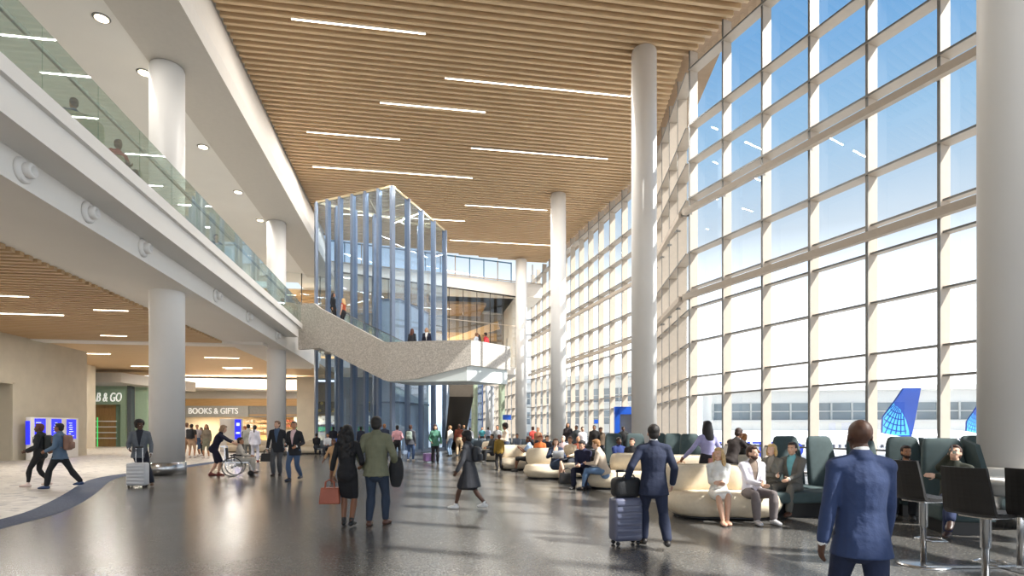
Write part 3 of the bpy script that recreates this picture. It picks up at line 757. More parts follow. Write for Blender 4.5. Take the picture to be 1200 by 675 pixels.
def stool(p, rz, label):
    t = thing('bar_stool', label, 'bar stool', (p.x, p.y, 0), rz, 'black bar stools at the right')
    MB().lathe([(.27, 0), (.27, .012), (.2, .025), (.05, .04)], n=36).build('base', M_STEEL, t)
    MB().lathe([(.032, .03), (.032, .45), (.045, .46), (.045, .74), (.06, .77)], n=20).build('post', M_STEEL, t)
    m = MB(); m.tube([(-.11, 0, .3), (-.16, .16, .3), (0, .26, .3), (.16, .16, .3), (.11, 0, .3)], .011, 8, ref=(0,0,1)); m.tube([(-.11,0,.3),(0,0,.3),(.11,0,.3)], .011, 8, ref=(0,0,1)); m.build('footrest', M_STEEL, t)
    # one-piece ribbed shell: seat curving into back, ribs as shape
    m = MB(); W = .23; prof = []
    for k in range(40):
        f = k/39
        if f < .42: y = .24 - f/.42*.42; z = .80 + .012*math.cos(f*12)
        elif f < .58: a = (f-.42)/.16*PI/2*.93; y = -.18 - .08*math.sin(a); z = .80 + .08*(1-math.cos(a))
        else: g = (f-.58)/.42; y = -.26 - g*.07; z = .875 + g*.37
        prof.append((y, z + (.004 if k % 2 else 0)))
    vs, fs = [], []
    for s in (0, 1):
        for k, (y, z) in enumerate(prof):
            ww = W * (1 - .12*max(0, (k/39-.6)/.4))
            for i in range(9):
                x = -ww + 2*ww*i/8; c_ = .035*(2*i/8-1)**2
                if k < 17: v = Vector((x, y, z + c_*.6 - (.035 if s else 0)))
                else: v = Vector((x, y + c_ - (.035 if s else 0)*.8, z - (.02 if s and k < 24 else 0)))
                vs.append(v)
    K = len(prof)
    for s in (0, 1):
        o_ = s*K*9
        for k in range(K-1):
            for i in range(8): q_ = (o_+k*9+i, o_+k*9+i+1, o_+(k+1)*9+i+1, o_+(k+1)*9+i); fs.append(q_ if not s else q_[::-1])
    for k in range(K-1):
        for i in (0, 8): fs.append((k*9+i, (k+1)*9+i, K*9+(k+1)*9+i, K*9+k*9+i))
    for k in (0, K-1):
        for i in range(8): fs.append((k*9+i, k*9+i+1, K*9+k*9+i+1, K*9+k*9+i))
    m.add(vs, fs, False); m.build('shell', M_LEATH, t)
    MB().box((0, .0, .765), (.3, .3, .02)).build('seat_plate', M_STEEL, t)
    return t
stool(atd(1082, 6.75), RZ - 1.35, 'black bar stool just right of the man in the blue suit')
stool(atd(1155, 5.55), RZ - 1.25, 'middle black bar stool, nearest to the viewer')
stool(atd(1232, 5.3), RZ - 1.2, 'black bar stool cut off by the right edge of the photo')
t = thing('column_counter', 'white round drink counter wrapped around the near right column', 'counter', (9.95, 8.05, 0))
m = MB(); m.lathe([(.74, .70), (.78, .74), (.78, .95), (.74, .98), (.58, .98), (.58, .70)], n=48); m.build('ring_top', M_WHITE, t)
MB().lathe([(.60, 0), (.60, .5), (.57, .52)], n=48).build('mirror_sleeve', M_STEEL, t)
t = thing('high_table', 'white high table with steel foot rail beside the bar stools', 'table', tuple(atd(1196, 6.6)), RZ)
MB().bevbox((0, 0, 1.02), (.9, .6, .04), .015).build('tabletop', M_WHITE, t); MB().lathe([(.035, .02), (.035, 1.0)], n=16).build('post', M_STEEL, t); MB().bar((-1.1, 0, .02), (.3, 0, .02), .06, .03).bar((-.2,-.3,.02), (-.2,.3,.02), .05, .03).build('foot_bar', M_STEEL, t)

def gate_bench(p, rz, n, label, col=None):
    t = thing('gate_bench', label, 'bench', (p.x, p.y, 0), rz, 'rows of linked gate seats')
    MB().box((0, 0, .36), (n*.58, .06, .05)).build('beam', M_STEEL, t)
    for k in range(n):
        x = (k-(n-1)/2)*.58
        MB().bevbox((x, -.02, .43), (.5, .48, .06), .02, seg=1).build('seat', col or M_SEATG, t)
        MB().bevbox((x, .25, .68), (.5, .06, .46), .02, seg=1, M=Matrix.Rotation(-.18, 3, 'X')).build('backrest', col or M_SEATG, t)
    for x in (-(n*.58)/2+.25, (n*.58)/2-.25):
        MB().bar((x, 0, 0), (x, 0, .36), .05, .05).bar((x, -.28, .02), (x, .28, .02), .05, .03).build('leg', M_STEEL, t)
    for k in range(n+1):
        x = (k-n/2)*.58; MB().bar((x, -.2, .62), (x, .2, .62), .04, .03).bar((x, 0, .38), (x, 0, .62), .03, .03).build('armrest', M_BLACK, t)
    return t
gate_bench(atd(688, 20.2), RZ + PI, 5, 'dark gate bench behind the two men chatting on the cream sofa', M_BLACK)
gate_bench(atd(735, 19.6), RZ + PI, 4, 'dark gate bench just left of the tallest column', M_BLACK)
gate_bench(atd(655, 24), RZ + PI, 5, 'dark gate bench behind the woman with a laptop', M_BLACK)
for px, d, lb in ((560, 40, 'grey gate bench farthest left under the bridge end'), (590, 42, 'grey gate bench at the foot of the slender far column'), (620, 38, 'grey gate bench between the two slimmer far columns'), (632, 33, 'grey gate bench left of the second tall column'),
                  (566, 50, 'grey gate bench near the dark escalator'), (395, 33.5, 'grey gate bench at the left foot of the glass tower'), (680, 31, 'grey gate bench right of the second tall column'), (708, 29, 'grey gate bench left of the blue portal'), (575, 34, 'grey gate bench behind the woman with an afro')):
    gate_bench(atd(px, d), RZ + random.uniform(-.2, .2) + (PI if px > 600 else 0), 4, lb)

# ---- luggage and bags
def suitcase(name, p, rz, size, color, label, handle=.45, ribs=True):
    W, D, H = size
    m_ = mat(label[:24], color, .35, var=.04); t = thing(name, label, 'suitcase', (p.x, p.y, 0), rz)
    MB().bevbox((0, 0, .06+H/2), (W, D, H), .05).build('shell', m_, t)
    if ribs:
        m = MB()
        for k in range(6): m.bevbox((0, -D/2-.002, .06 + H*(k+.7)/6.6), (W-.06, .012, H*.09), .005, seg=1)
        m.build('ribs', m_, t)
    for x in (-W/2+.06, W/2-.06):
        for y in (-D/2+.05, D/2-.05): MB().lathe([(.028, -.015), (.028, .015)], (x, y, .03), 14, M=Matrix.Rotation(PI/2, 3, 'X')).build('wheel', M_BLACK, t)
    if handle:
        h = .06+H+handle; m = MB()
        for x in (-.09, .09): m.bar((x, D/2-.05, .06+H-.02), (x, D/2-.05, h), .016, .016)
        m.build('handle_tube', M_STEEL, t); MB().bevbox((0, D/2-.05, h), (.22, .03, .035), .012).build('grip', M_BLACK, t)
    return t
sc_p = atd(733, 7.95)
suitcase('suitcase', sc_p, RZ + .25, (.42, .26, .60), (96, 100, 122), 'ribbed grey-violet hard suitcase pulled by the man in a navy suit', .36)
t = thing('travel_bag', 'black soft travel bag standing on top of the grey-violet suitcase', 'bag', (sc_p.x, sc_p.y, .662), RZ + .25)
M_BAG = mat('black_nylon', (32, 33, 36), .6, bump=.3)
MB().bevbox((0, -.01, .14), (.40, .24, .28), .07).build('body', M_BAG, t); MB().tube([(-.1,-.1,.26),(-.07,-.1,.31),(.07,-.1,.31),(.1,-.1,.26)], .011, 8).build('strap', M_BAG, t)
suitcase('suitcase', atd(161.5, 15.6), RZ + .1, (.50, .26, .62), (196, 198, 202), 'silver hard suitcase held by the man in a grey blazer', .42)
suitcase('suitcase', atd(503, 27.0), RZ + .5, (.52, .35, .38), (120, 92, 140), 'purple suitcase lying low beside the woman in a green jacket', 0, False)
def bag(name, p, z, size, color, label, cat='bag', rz=0, rot=None, handles=True):
    W, D, H = size; m_ = mat('bag_' + name + str(color[0]), color, .5, var=.1, bump=.2)
    t = thing(name, label, cat, (p.x, p.y, z), RZ + rz)
    m = MB(); m.prism([(-W/2, -D/2, 0), (W/2, -D/2, 0), (W*.42, -D*.25, H), (-W*.42, -D*.25, H)], (0, D*.9, 0)); bm_ = m.build('body', m_, t)
    md = bm_.modifiers.new('b', 'BEVEL'); md.width = .02; md.segments = 3
    if handles:
        for y in (-D*.2, D*.2): MB().tube([(-W*.22, y, H*.95), (-W*.2, y, H*1.35), (0, y, H*1.5), (W*.2, y, H*1.35), (W*.22, y, H*.95)], .009, 8).build('handle', m_, t)
    return t
bag('duffel_bag', atd(665, 16.8), 0, (.52, .3, .3), (24, 24, 26), 'black duffel bag on the floor beside the man in a navy hoodie')
bag('handbag', atd(798, 12.9), .5, (.36, .16, .26), (186, 132, 88), 'tan leather handbag standing on the cream sofa')
p = atd(797, 12.7); t = thing('cushion', 'black and white patterned cushion on the cream sofa below the tan handbag', 'cushion', (p.x, p.y, .49), RZ)
MB().bevbox((0, -.1, .14), (.44, .14, .28), .06).build('cover', mat('patterned_cushion', (226, 220, 212), .9, speck=((40,40,44), 26, .3)), t)

# ---- retail at the left
M_SCREEN = mat('kiosk_screen', (40, 44, 200), .2, emit=1.6)
M_SCRW = mat('kiosk_screen_text', (190, 200, 255), .2, emit=1.6)
t = thing('flight_display_kiosk', 'white wall cabinet with three blue flight information screens', 'display kiosk', (-19.6, 34.5, 0), PI/2)
MB().bevbox((0, -.1, 1.1), (4.1, .24, 2.2), .03, seg=2).build('cabinet', M_WHITE, t)
for k in range(3):
    x = -1.35 + k*1.35
    s_ = MB().box((x, -.235, 1.58), (.84, .03, 1.1)).build('screen', M_SCREEN, t)
    m = MB()
    random.seed(k)
    for r_ in range(7): m.box((x - .12 + random.uniform(-.1,.1), -.255, 1.2 + r_*.12), (random.uniform(.2,.45), .006, .03))
    m.build('screen_rows', M_SCRW, s_)
MB().box((-2.08, -.1, 1.4), (.06, .18, 1.2)).build('side_light', M_SCREEN, t)
# grab & go shop
M_SHG = mat('sage_green_panel', (148, 172, 150), .6, var=.03)
M_SHGD = mat('sage_green_reveal', (112, 136, 116), .6, var=.03)
M_DOORW = wood('shop_door_wood', (150, 114, 70), (170, 130, 84), scale=(8, 8, .6))
M_LET = mat('white_letter', (244, 244, 240), .5, emit=.5)
ctr = atd(146, 50.5); t = thing('snack_shop_front', 'sage green shop front with white letters and a wooden door', 'shop front', (ctr.x, ctr.y, 0), RZ)
MB().box((-3.4, .2, 4.72), (7.4, .3, 1.96)).box((-6.6, .2, 1.87), (1.0, .3, 3.74)).box((-.05, .2, 1.87), (.7, .3, 3.74)).build('wall_panel', M_SHG, t)
MB().box((-.72, .5, 1.87), (.66, .2, 3.74)).build('reveal', M_SHGD, t)
MB().box((-3.6, .55, 1.87), (5.1, .1, 3.74)).build('door_panel', M_DOORW, t)
for k, zz in enumerate((.75, 1.25, 1.75, 2.25)): MB().box((-2.6, .1, zz), (3.6, .05, .08)).build('shelf_bar', M_WHITE, t)
MB().box((-2.42, .02, 1.3), (.07, .05, 2.6)).build('light_strip', emis('green_strip_glow', (90, 230, 120), 1.0), t)
MB().box((.5, .1, 2.85), (.34, .5, 5.7)).build('pillar', mat('slate_pillar', (84, 92, 96), .5), t)
text_mesh('lettering', 'GRAB & GO', 1.12, M_LET, t, (-.3, .02, 4.35), 0, .03, sx=.61, shear=.2, align='RIGHT')
m = MB(); m.prism([(-7, -1.2, 5.6), (.5, -1.2, 5.6), (5.2, .4, 5.0), (5.2, 2.0, 5.0), (-7, 2, 5.6)], (0, 0, .85)); m.build('canopy', M_GREYC, t)
MB().box((1.25, .5, 2.85), (1.1, .3, 5.7)).build('side_panel', M_SHG, t)
p = atd(176, 56); t = thing('drinks_cooler', 'lit drinks cooler glimpsed between the green shop and the nearest left column', 'cooler', (p.x, p.y, 0), RZ)
MB().box((0, .3, 1.7), (2.2, .6, 3.4)).build('case', M_DOORW, t)
for k in range(4): MB().box((0, -.02, 1.0 + k*.62), (1.9, .1, .5)).build('shelf_display', mat('lit_goods%d' % k, [(190,220,200),(240,235,220),(120,200,150),(230,240,235)][k], .5, emit=.7), t)

# books & gifts
c0 = atd(262, 56.5); t = thing('book_and_gift_shop', 'open book and gift shop with grey sign band and warm lit shelves', 'shop front', (c0.x, c0.y, 0), RZ)
M_SIGN = mat('grey_sign_band', (176, 178, 176), .5)
MB().box((-.8, 0, 3.3), (6.6, .3, 1.1)).build('sign_band', M_SIGN, t)
MB().box((5.0, .2, 3.3), (5.0, .3, 1.1)).build('side_band', mat('grey_side_band', (150, 150, 146), .5), t)
MB().box((1.2, .15, 4.2), (12.6, .5, .7)).build('wood_band', M_WOODB, t)
m = MB(); m.prism([(-5.5, -2.6, 5.5), (8.5, -1.0, 5.2), (8.5, 1, 5.2), (-5.5, 1, 5.5)], (0,0,.12)); m.build('cove_shelf', M_WHITE, t)
m = MB(); m.prism([(-5.5, .4, 4.6), (8.5, .4, 4.6), (8.5, 1.6, 6.6), (-5.5, 1.6, 6.6)], (0,.1,0)); m.build('cove_back', M_WHITE, t)
text_mesh('lettering', 'BOOKS & GIFTS', .82, M_LET, t, (-.95, -.17, 3.32), 0, .03, sx=.86)
MB().box((1.5, 6, 1.6), (14, .2, 3.2)).build('back_wall', mat('warm_shop_wall', (226, 198, 150), .7), t)
MB().box((1.5, 3, 2.95), (14, 6, .12)).build('shop_ceiling', M_WOODB, t)
for k in range(9):
    x = -4.6 + k*1.5
    sh = MB().box((x, 5.6, 1.15), (1.3, .5, .05)).box((x, 5.6, 1.7), (1.3, .5, .05)).box((x, 5.6, 2.2), (1.3, .5, .05)).box((x, 5.6, .45), (1.3, .55, .9)).build('display_shelf', M_WOODB, t)
    random.seed(k); m = MB()
    for zz in (1.18, 1.73, 2.23):
        xx = x - .6
        while xx < x + .55:
            w_ = random.uniform(.08, .2); m.box((xx, 5.5, zz + .17), (w_*.9, .2, random.uniform(.2, .36))); xx += w_
    m.build('goods', mat('shelf_goods%d' % (k % 4), [(210,190,160), (120,110,190), (190,120,100), (230,225,215)][k % 4], .6, var=.5, scale=5), sh)
MB().box((7.0, .8, 1.0), (3.2, .6, 1.0)).build('counter_front', M_WHITE, t); MB().box((7.0, .8, 1.55), (3.4, .7, .1)).build('counter_top', M_WOODB, t)
for k in range(5):
    la = bpy.data.lights.new('shop_lamp', 'AREA'); la.size = 1.2; la.energy = 240; la.color = (1, .84, .6)
    o = bpy.data.objects.new('shop_lamp', la); COL.objects.link(o); o.parent = t; o.location = (-4 + k*2.8, 2.8, 2.85)
MB().box((1.6, 2.8, 2.86), (11, .25, .03)).build('lamp_strip', L_SHOP, t)
la = bpy.data.lights.new('cove_lamp', 'AREA'); la.shape = 'RECTANGLE'; la.size = 13; la.size_y = .3; la.energy = 700; la.color = (1, .93, .82)
o = bpy.data.objects.new('cove_lamp', la); COL.objects.link(o); o.parent = t; o.location = (1.5, -.8, 5.75); o.rotation_euler = (PI - .5, 0, 0)
p = atd(277, 40); t = thing('directory_totem', 'white directory totem with a tall blue screen behind the wheelchair', 'totem', (p.x, p.y, 0), RZ)
MB().bevbox((-.35, 0, 1.15), (1.5, .3, 2.3), .02, seg=1).build('cabinet', M_WHITE, t); s_ = MB().box((.18, -.16, 1.55), (.42, .03, 1.4)).build('screen', M_SCREEN, t)
MB().box((.2, -.18, 1.9), (.22, .01, .2)).box((.2, -.18, 1.3), (.26, .01, .12)).build('screen_rows', M_SCRW, s_)
# far shop behind the tower foot
p = atd(392, 60); t = thing('food_stall', 'brightly lit food stall seen through the foot of the glass tower', 'food stall', (p.x, p.y, 0), RZ)
MB().box((-.3, .2, 3.9), (8, .3, 1.1)).build('sign_board', mat('stall_sign', (96, 92, 70), .5, speck=((226, 200, 110), 2.2, .35)), t)
MB().box((-.3, .2, 2.5), (8, .3, .9)).build('menu_board', mat('stall_menu', (220, 214, 200), .5, emit=.6, speck=((150,120,90), 3, .3)), t)
MB().box((-.3, .0, 1.55), (8, .3, .5)).build('green_band', mat('stall_green', (60, 140, 90), .5, emit=.25), t)
MB().box((-.3, -.4, .6), (8, .8, 1.2)).build('counter', M_WHITE, t)
struct('wall_retail_return', MB().box((-10.7, 57.5, 3.3), (1.6, .5, 6.6)), M_BEIGE)

# ---- blue portal and small blue signs at the gates
M_BLUE = mat('airline_blue', (22, 84, 190), .4, emit=.15)
p = atd(731, 30); t = thing('gate_portal', 'bright blue gate portal frame left of the tallest column', 'gate portal', (p.x, p.y, 0), RZ)
MB().box((-.36, 0, 1.38), (.26, .3, 2.76)).box((.7, 0, 1.38), (.3, .3, 2.76)).box((.15, 0, 2.56), (1.3, .3, .4)).build('frame', M_BLUE, t)
MB().box((.15, .2, 1.2), (1.0, .1, 2.4)).build('door_panel', mat('portal_panel', (150, 150, 145), .4), t)
for px, py, d, lb in ((594, 489, 34, 'small blue hanging gate sign left of the slender far column'), (700, 494, 45, 'small blue gate sign low between the tall columns')):
    p = atd(px, d); t = thing('gate_sign', lb, 'sign', (p.x, p.y, zd(py, d)), RZ)
    MB().box((0, 0, 0), (.5, .08, .3)).build('panel', M_BLUE, t); MB().bar((0, 0, .14), (0, 0, 7.0 - zd(py, d)), .03, .03).build('hanger', M_ALUD, t)
# upper lounge armchairs
def armchair(p, rz, label, z=7.7):
    t = thing('armchair', label, 'armchair', (p.x, p.y, z), rz, 'cream armchairs on the upper floor')
    m = MB(); bean(m, arc_pts(.1, 0), .38, .08, .42, .1); m.build('seat', M_BOUCLE, t)
    m = MB(); bean(m, [Vector((.42*math.cos(a), .36*math.sin(a), 0)) for a in [PI*k/10 for k in range(-1, 12)]], .09, .1, .80, .06, .0); m.build('backrest', M_BOUCLE, t)
    return t
armchair(Vector((-7.5, 14.1, 0)), -2.2, 'cream rounded armchair of the person in a blue shirt behind the upper glass')
armchair(Vector((-7.5, 16.2, 0)), 1.5, 'cream armchair of the person in a red shirt behind the upper glass')
armchair(Vector((-7.5, 23.2, 0)), -2.0, 'cream armchair of the person in a dark suit behind the upper glass')
armchair(Vector((-7.5, 34.0, 0)), -1.8, 'cream armchair at the far end of the upper glass balustrade')
# ================================================================== OUTSIDE
M_APRON = mat('apron_concrete', (196, 196, 194), .8, var=.05, scale=.05)
M_FUS = mat('aircraft_white', (238, 240, 244), .3, var=.01)
M_UBLUE = mat('livery_blue', (24, 58, 176), .4)
M_TAILD = mat('tail_deep_blue', (8, 62, 150), .35, var=.1, scale=.3)
M_TAILL = mat('tail_light_blue', (74, 176, 226), .35, var=.05)
struct('ground_apron', MB().quad((-60, -120, -4.6), (400, -120, -4.6), (400, 420, -4.6), (-60, 420, -4.6)), M_APRON)
# aircraft: long axis across the view, nose to the left
d = 60; org = atd(985, d, -.6)
def aircraft(org, rz, label, scale=1.0, full=True):
    t = thing('airliner', label, 'airliner', tuple(org), rz)
    m = MB(); prof = [(-18.5, .25), (-18.0, .9), (-17, 1.45), (-15.5, 1.85), (-13.5, 2.0), (1, 2.0), (4, 1.8), (7, 1.25), (9.5, .7), (11, .3)]
    m.lathe([(r_, z_) for z_, r_ in prof], n=28, M=Matrix.Rotation(PI/2, 3, 'Y')); m.build('fuselage', M_FUS, t)
    m = MB()
    for k in range(34): m.box((-13.6 + k*.62, -1.93, .42), (.24, .16, .34))
    m.build('cabin_windows', mat('aircraft_window', (60, 66, 80), .2), t)
    fin = [(4.3, 1.2), (4.4, 3.4), (5.6, 5.0), (6.6, 6.45), (8.4, 6.45), (7.4, 1.2)]
    m = MB(); m.prism([(x, -.14, z) for x, z in fin], (0, .28, 0)); f_ = m.build('tail_fin', M_TAILD, t)
    # lighter globe panel over the lower leading half of the fin, with a blue grid
    gp = [(4.32, 1.5), (4.42, 3.4), (5.5, 4.85), (6.2, 4.2), (6.8, 3.1), (7.1, 2.0), (7.15, 1.5)]
    def inside(x, z):
        c = False
        for (x0, z0), (x1, z1) in zip(gp, gp[1:] + gp[:1]):
            if (z0 > z) != (z1 > z) and x < (x1-x0)*(z-z0)/(z1-z0) + x0: c = not c
        return c
    m = MB()
    for s in (-1, 1): m.prism([(x, s*.145, z) for x, z in gp], (0, s*.012, 0))
    g_ = m.build('globe_panel', M_TAILL, f_)
    m = MB()
    for s in (-1, 1):
        y = s*.165; C_ = (6.3, 5.3)
        for k in range(6):
            r_ = .9 + k*.62
            pts = [(C_[0] + r_*math.cos(q), C_[1] + r_*math.sin(q)) for q in [PI + PI*.55*j/24 for j in range(25)]]
            for A_, B_ in zip(pts, pts[1:]):
                if inside(*A_) and inside(*B_): m.bar((A_[0], y, A_[1]), (B_[0], y, B_[1]), .02, .1)
        for k in range(12):
            q = PI*1.04 + PI*.5*k/11
            for j in range(26):
                e0, e1 = .5 + j*.16, .5 + (j+1)*.16
                A_ = (C_[0] + e0*math.cos(q), C_[1] + e0*math.sin(q)); B_ = (C_[0] + e1*math.cos(q), C_[1] + e1*math.sin(q))
                if inside(*A_) and inside(*B_): m.bar((A_[0], y, A_[1]), (B_[0], y, B_[1]), .02, .1)
    m.build('globe_grid', M_TAILD, g_)
    for s in (-1, 1):
        m = MB(); m.prism([(-4, s*1.6, -1.0), (2.5, s*1.6, -1.0), (6.0, s*15, .2), (4.4, s*15, .2)], (0, 0, .3)); m.build('wing', M_FUS, t)
        m = MB(); m.prism([(7.2, s*.6, .3), (9.6, s*.6, .3), (10.8, s*5, .6), (9.8, s*5, .6)], (0, 0, .15)); m.build('tailplane', M_FUS, t)
        e_ = MB().lathe([(.7, -2.2), (1.0, -1.6), (1.05, .2), (.7, 1.8), (.3, 2.4)], (-2.5, s*5.2, -1.9), 22, M=Matrix.Rotation(PI/2, 3, 'Y')).build('engine', M_FUS, t)
        MB().box((-1.5, s*5.2, -.95), (2.6, .25, 1.0)).build('pylon', M_FUS, t)
        MB().lathe([(.5, -.2), (.5, .2)], (1.2, s*3.4, -3.5), 18, M=Matrix.Rotation(PI/2, 3, 'X')).bar((1.2, s*3.4, -3.5), (1.2, s*3.2, -1), .2, .2).build('main_gear', M_BLACK, t)
    MB().lathe([(.38, -.15), (.38, .15)], (-13, 0, -3.62), 18, M=Matrix.Rotation(PI/2, 3, 'X')).bar((-13, 0, -3.6), (-13, 0, -1.5), .15, .15).build('nose_gear', M_BLACK, t)
    return t
ac = aircraft(org, RZ, 'white airliner with blue letters on its side and a globe patterned blue tail')
text_mesh('lettering', 'UNITED', 2.4, M_UBLUE, ac, (-10.0, -2.02, -.05), 0, .03, sx=1.2)
ac2 = aircraft(atd(1105, 98, -.6), RZ + .1, 'second airliner farther out, pale blue tail beside the near right column')
# terminal across the apron
def terminal(pa, pb, top, label, floors, name='terminal_building'):
    a, b = pa.copy(), pb.copy(); v = b - a; L = v.length; rz = math.atan2(v.y, v.x)
    t = thing(name, label, 'building', (a.x, a.y, -4.6), rz)
    H = top + 4.6; n = int(L/4)
    MB().box((L/2, 8, H/2), (L, 14, H)).build('body', mat('terminal_white', (226, 226, 224), .7), t)
    MB().box((L/2, 7, H + .4), (L+3, 18, .9)).build('roof', M_WHITE, t)
    for f in range(floors):
        z0 = 2.2 + f*(H-2.4)/floors; zh = (H-2.4)/floors*.6
        fr = MB().box((L/2, .95, z0 + zh/2), (L-1, .2, zh)).build('window_band', mat('terminal_glass', (128, 140, 146), .2, var=.25, scale=.12), t)
        m = MB()
        for k in range(n+1): m.box((k*L/n, .8, z0 + zh/2), (.35, .3, zh))
        m.box((L/2, .8, z0 + zh*.5), (L, .3, .22)); m.build('mullions', mat('terminal_frame', (206, 206, 202), .6), fr)
        MB().box((L/2, .2, z0 - .25), (L, 1.6, .3)).build('ledge', M_WHITE, t)
    return t
terminal(atd(590, 150), atd(765, 122), 13.0, 'pale terminal building with grey window bands left of the tallest column', 3)
terminal(atd(835, 125), atd(1290, 112), 9.6, 'long pale terminal building with a white roof behind the blue tail', 2)
for px, d, lb, L in ((905, 80, 'small pale service truck on the apron behind the grey couple', 5), (990, 85, 'pale service truck on the apron left of the blue tail', 6), (1098, 80, 'pale service truck on the apron right of the blue tail', 5)):
    p = atd(px, d, -4.6); t = thing('service_truck', lb, 'truck', tuple(p), RZ, 'service trucks on the apron')
    MB().bevbox((0, 0, 2.4), (L, 2.2, 3.4), .1, seg=1).build('cargo_box', mat('truck_grey', (170, 176, 186), .5), t); MB().bevbox((-L/2-1, 0, 1.6), (1.8, 2.1, 2.0), .2).build('cab', M_FUS, t)
    for x in (-L/2-.9, L/2-1): MB().lathe([(.5, -1.1), (.5, 1.1)], (x, 0, .5), 16, M=Matrix.Rotation(PI/2, 3, 'X')).build('wheel', M_BLACK, t)
# ================================================================== PEOPLE
def rot(ax, a): return Matrix.Rotation(a, 3, ax)
def ik(root, tgt, l1, l2, pole):
    d = tgt - root; L = min(d.length, (l1+l2)*.998); dn = d.normalized(); tgt = root + dn*L
    a = (l1*l1 - l2*l2 + L*L) / (2*L); h = math.sqrt(max(0, l1*l1 - a*a))
    p = Vector(pole); p = (p - dn*p.dot(dn))
    if p.length < 1e-5: p = Vector((0, 1, 0.01))
    return root + dn*a + p.normalized()*h, tgt
TMP = bpy.data.scenes.new('workbench')
def voxel(mb, size, m, name, sm=4):
    me = bpy.data.meshes.new('tmp'); me.from_pydata([tuple(v) for v in mb.v], [], mb.f)
    bm = bmesh.new(); bm.from_mesh(me)
    # every closed piece gets outward normals
    bmesh.ops.recalc_face_normals(bm, faces=bm.faces); bm.to_mesh(me); bm.free()
    o = bpy.data.objects.new('tmp', me); TMP.collection.objects.link(o)
    r = o.modifiers.new('r', 'REMESH'); r.mode = 'VOXEL'; r.voxel_size = size; r.use_smooth_shade = True
    if sm: s = o.modifiers.new('s', 'SMOOTH'); s.factor = .5; s.iterations = sm
    vl = TMP.view_layers[0]; vl.update(); dg = vl.depsgraph
    out = bpy.data.meshes.new_from_object(o.evaluated_get(dg)); out.name = name
    bpy.data.objects.remove(o); bpy.data.meshes.remove(me)
    out.materials.clear(); out.materials.append(m)
    out.polygons.foreach_set('use_smooth', [True]*len(out.polygons))
    return out
def cut(me, pred):
    bm = bmesh.new(); bm.from_mesh(me); fs = [f for f in bm.faces if pred(f.calc_center_median())]
    bmesh.ops.delete(bm, geom=fs, context='FACES'); bm.to_mesh(me); bm.free()

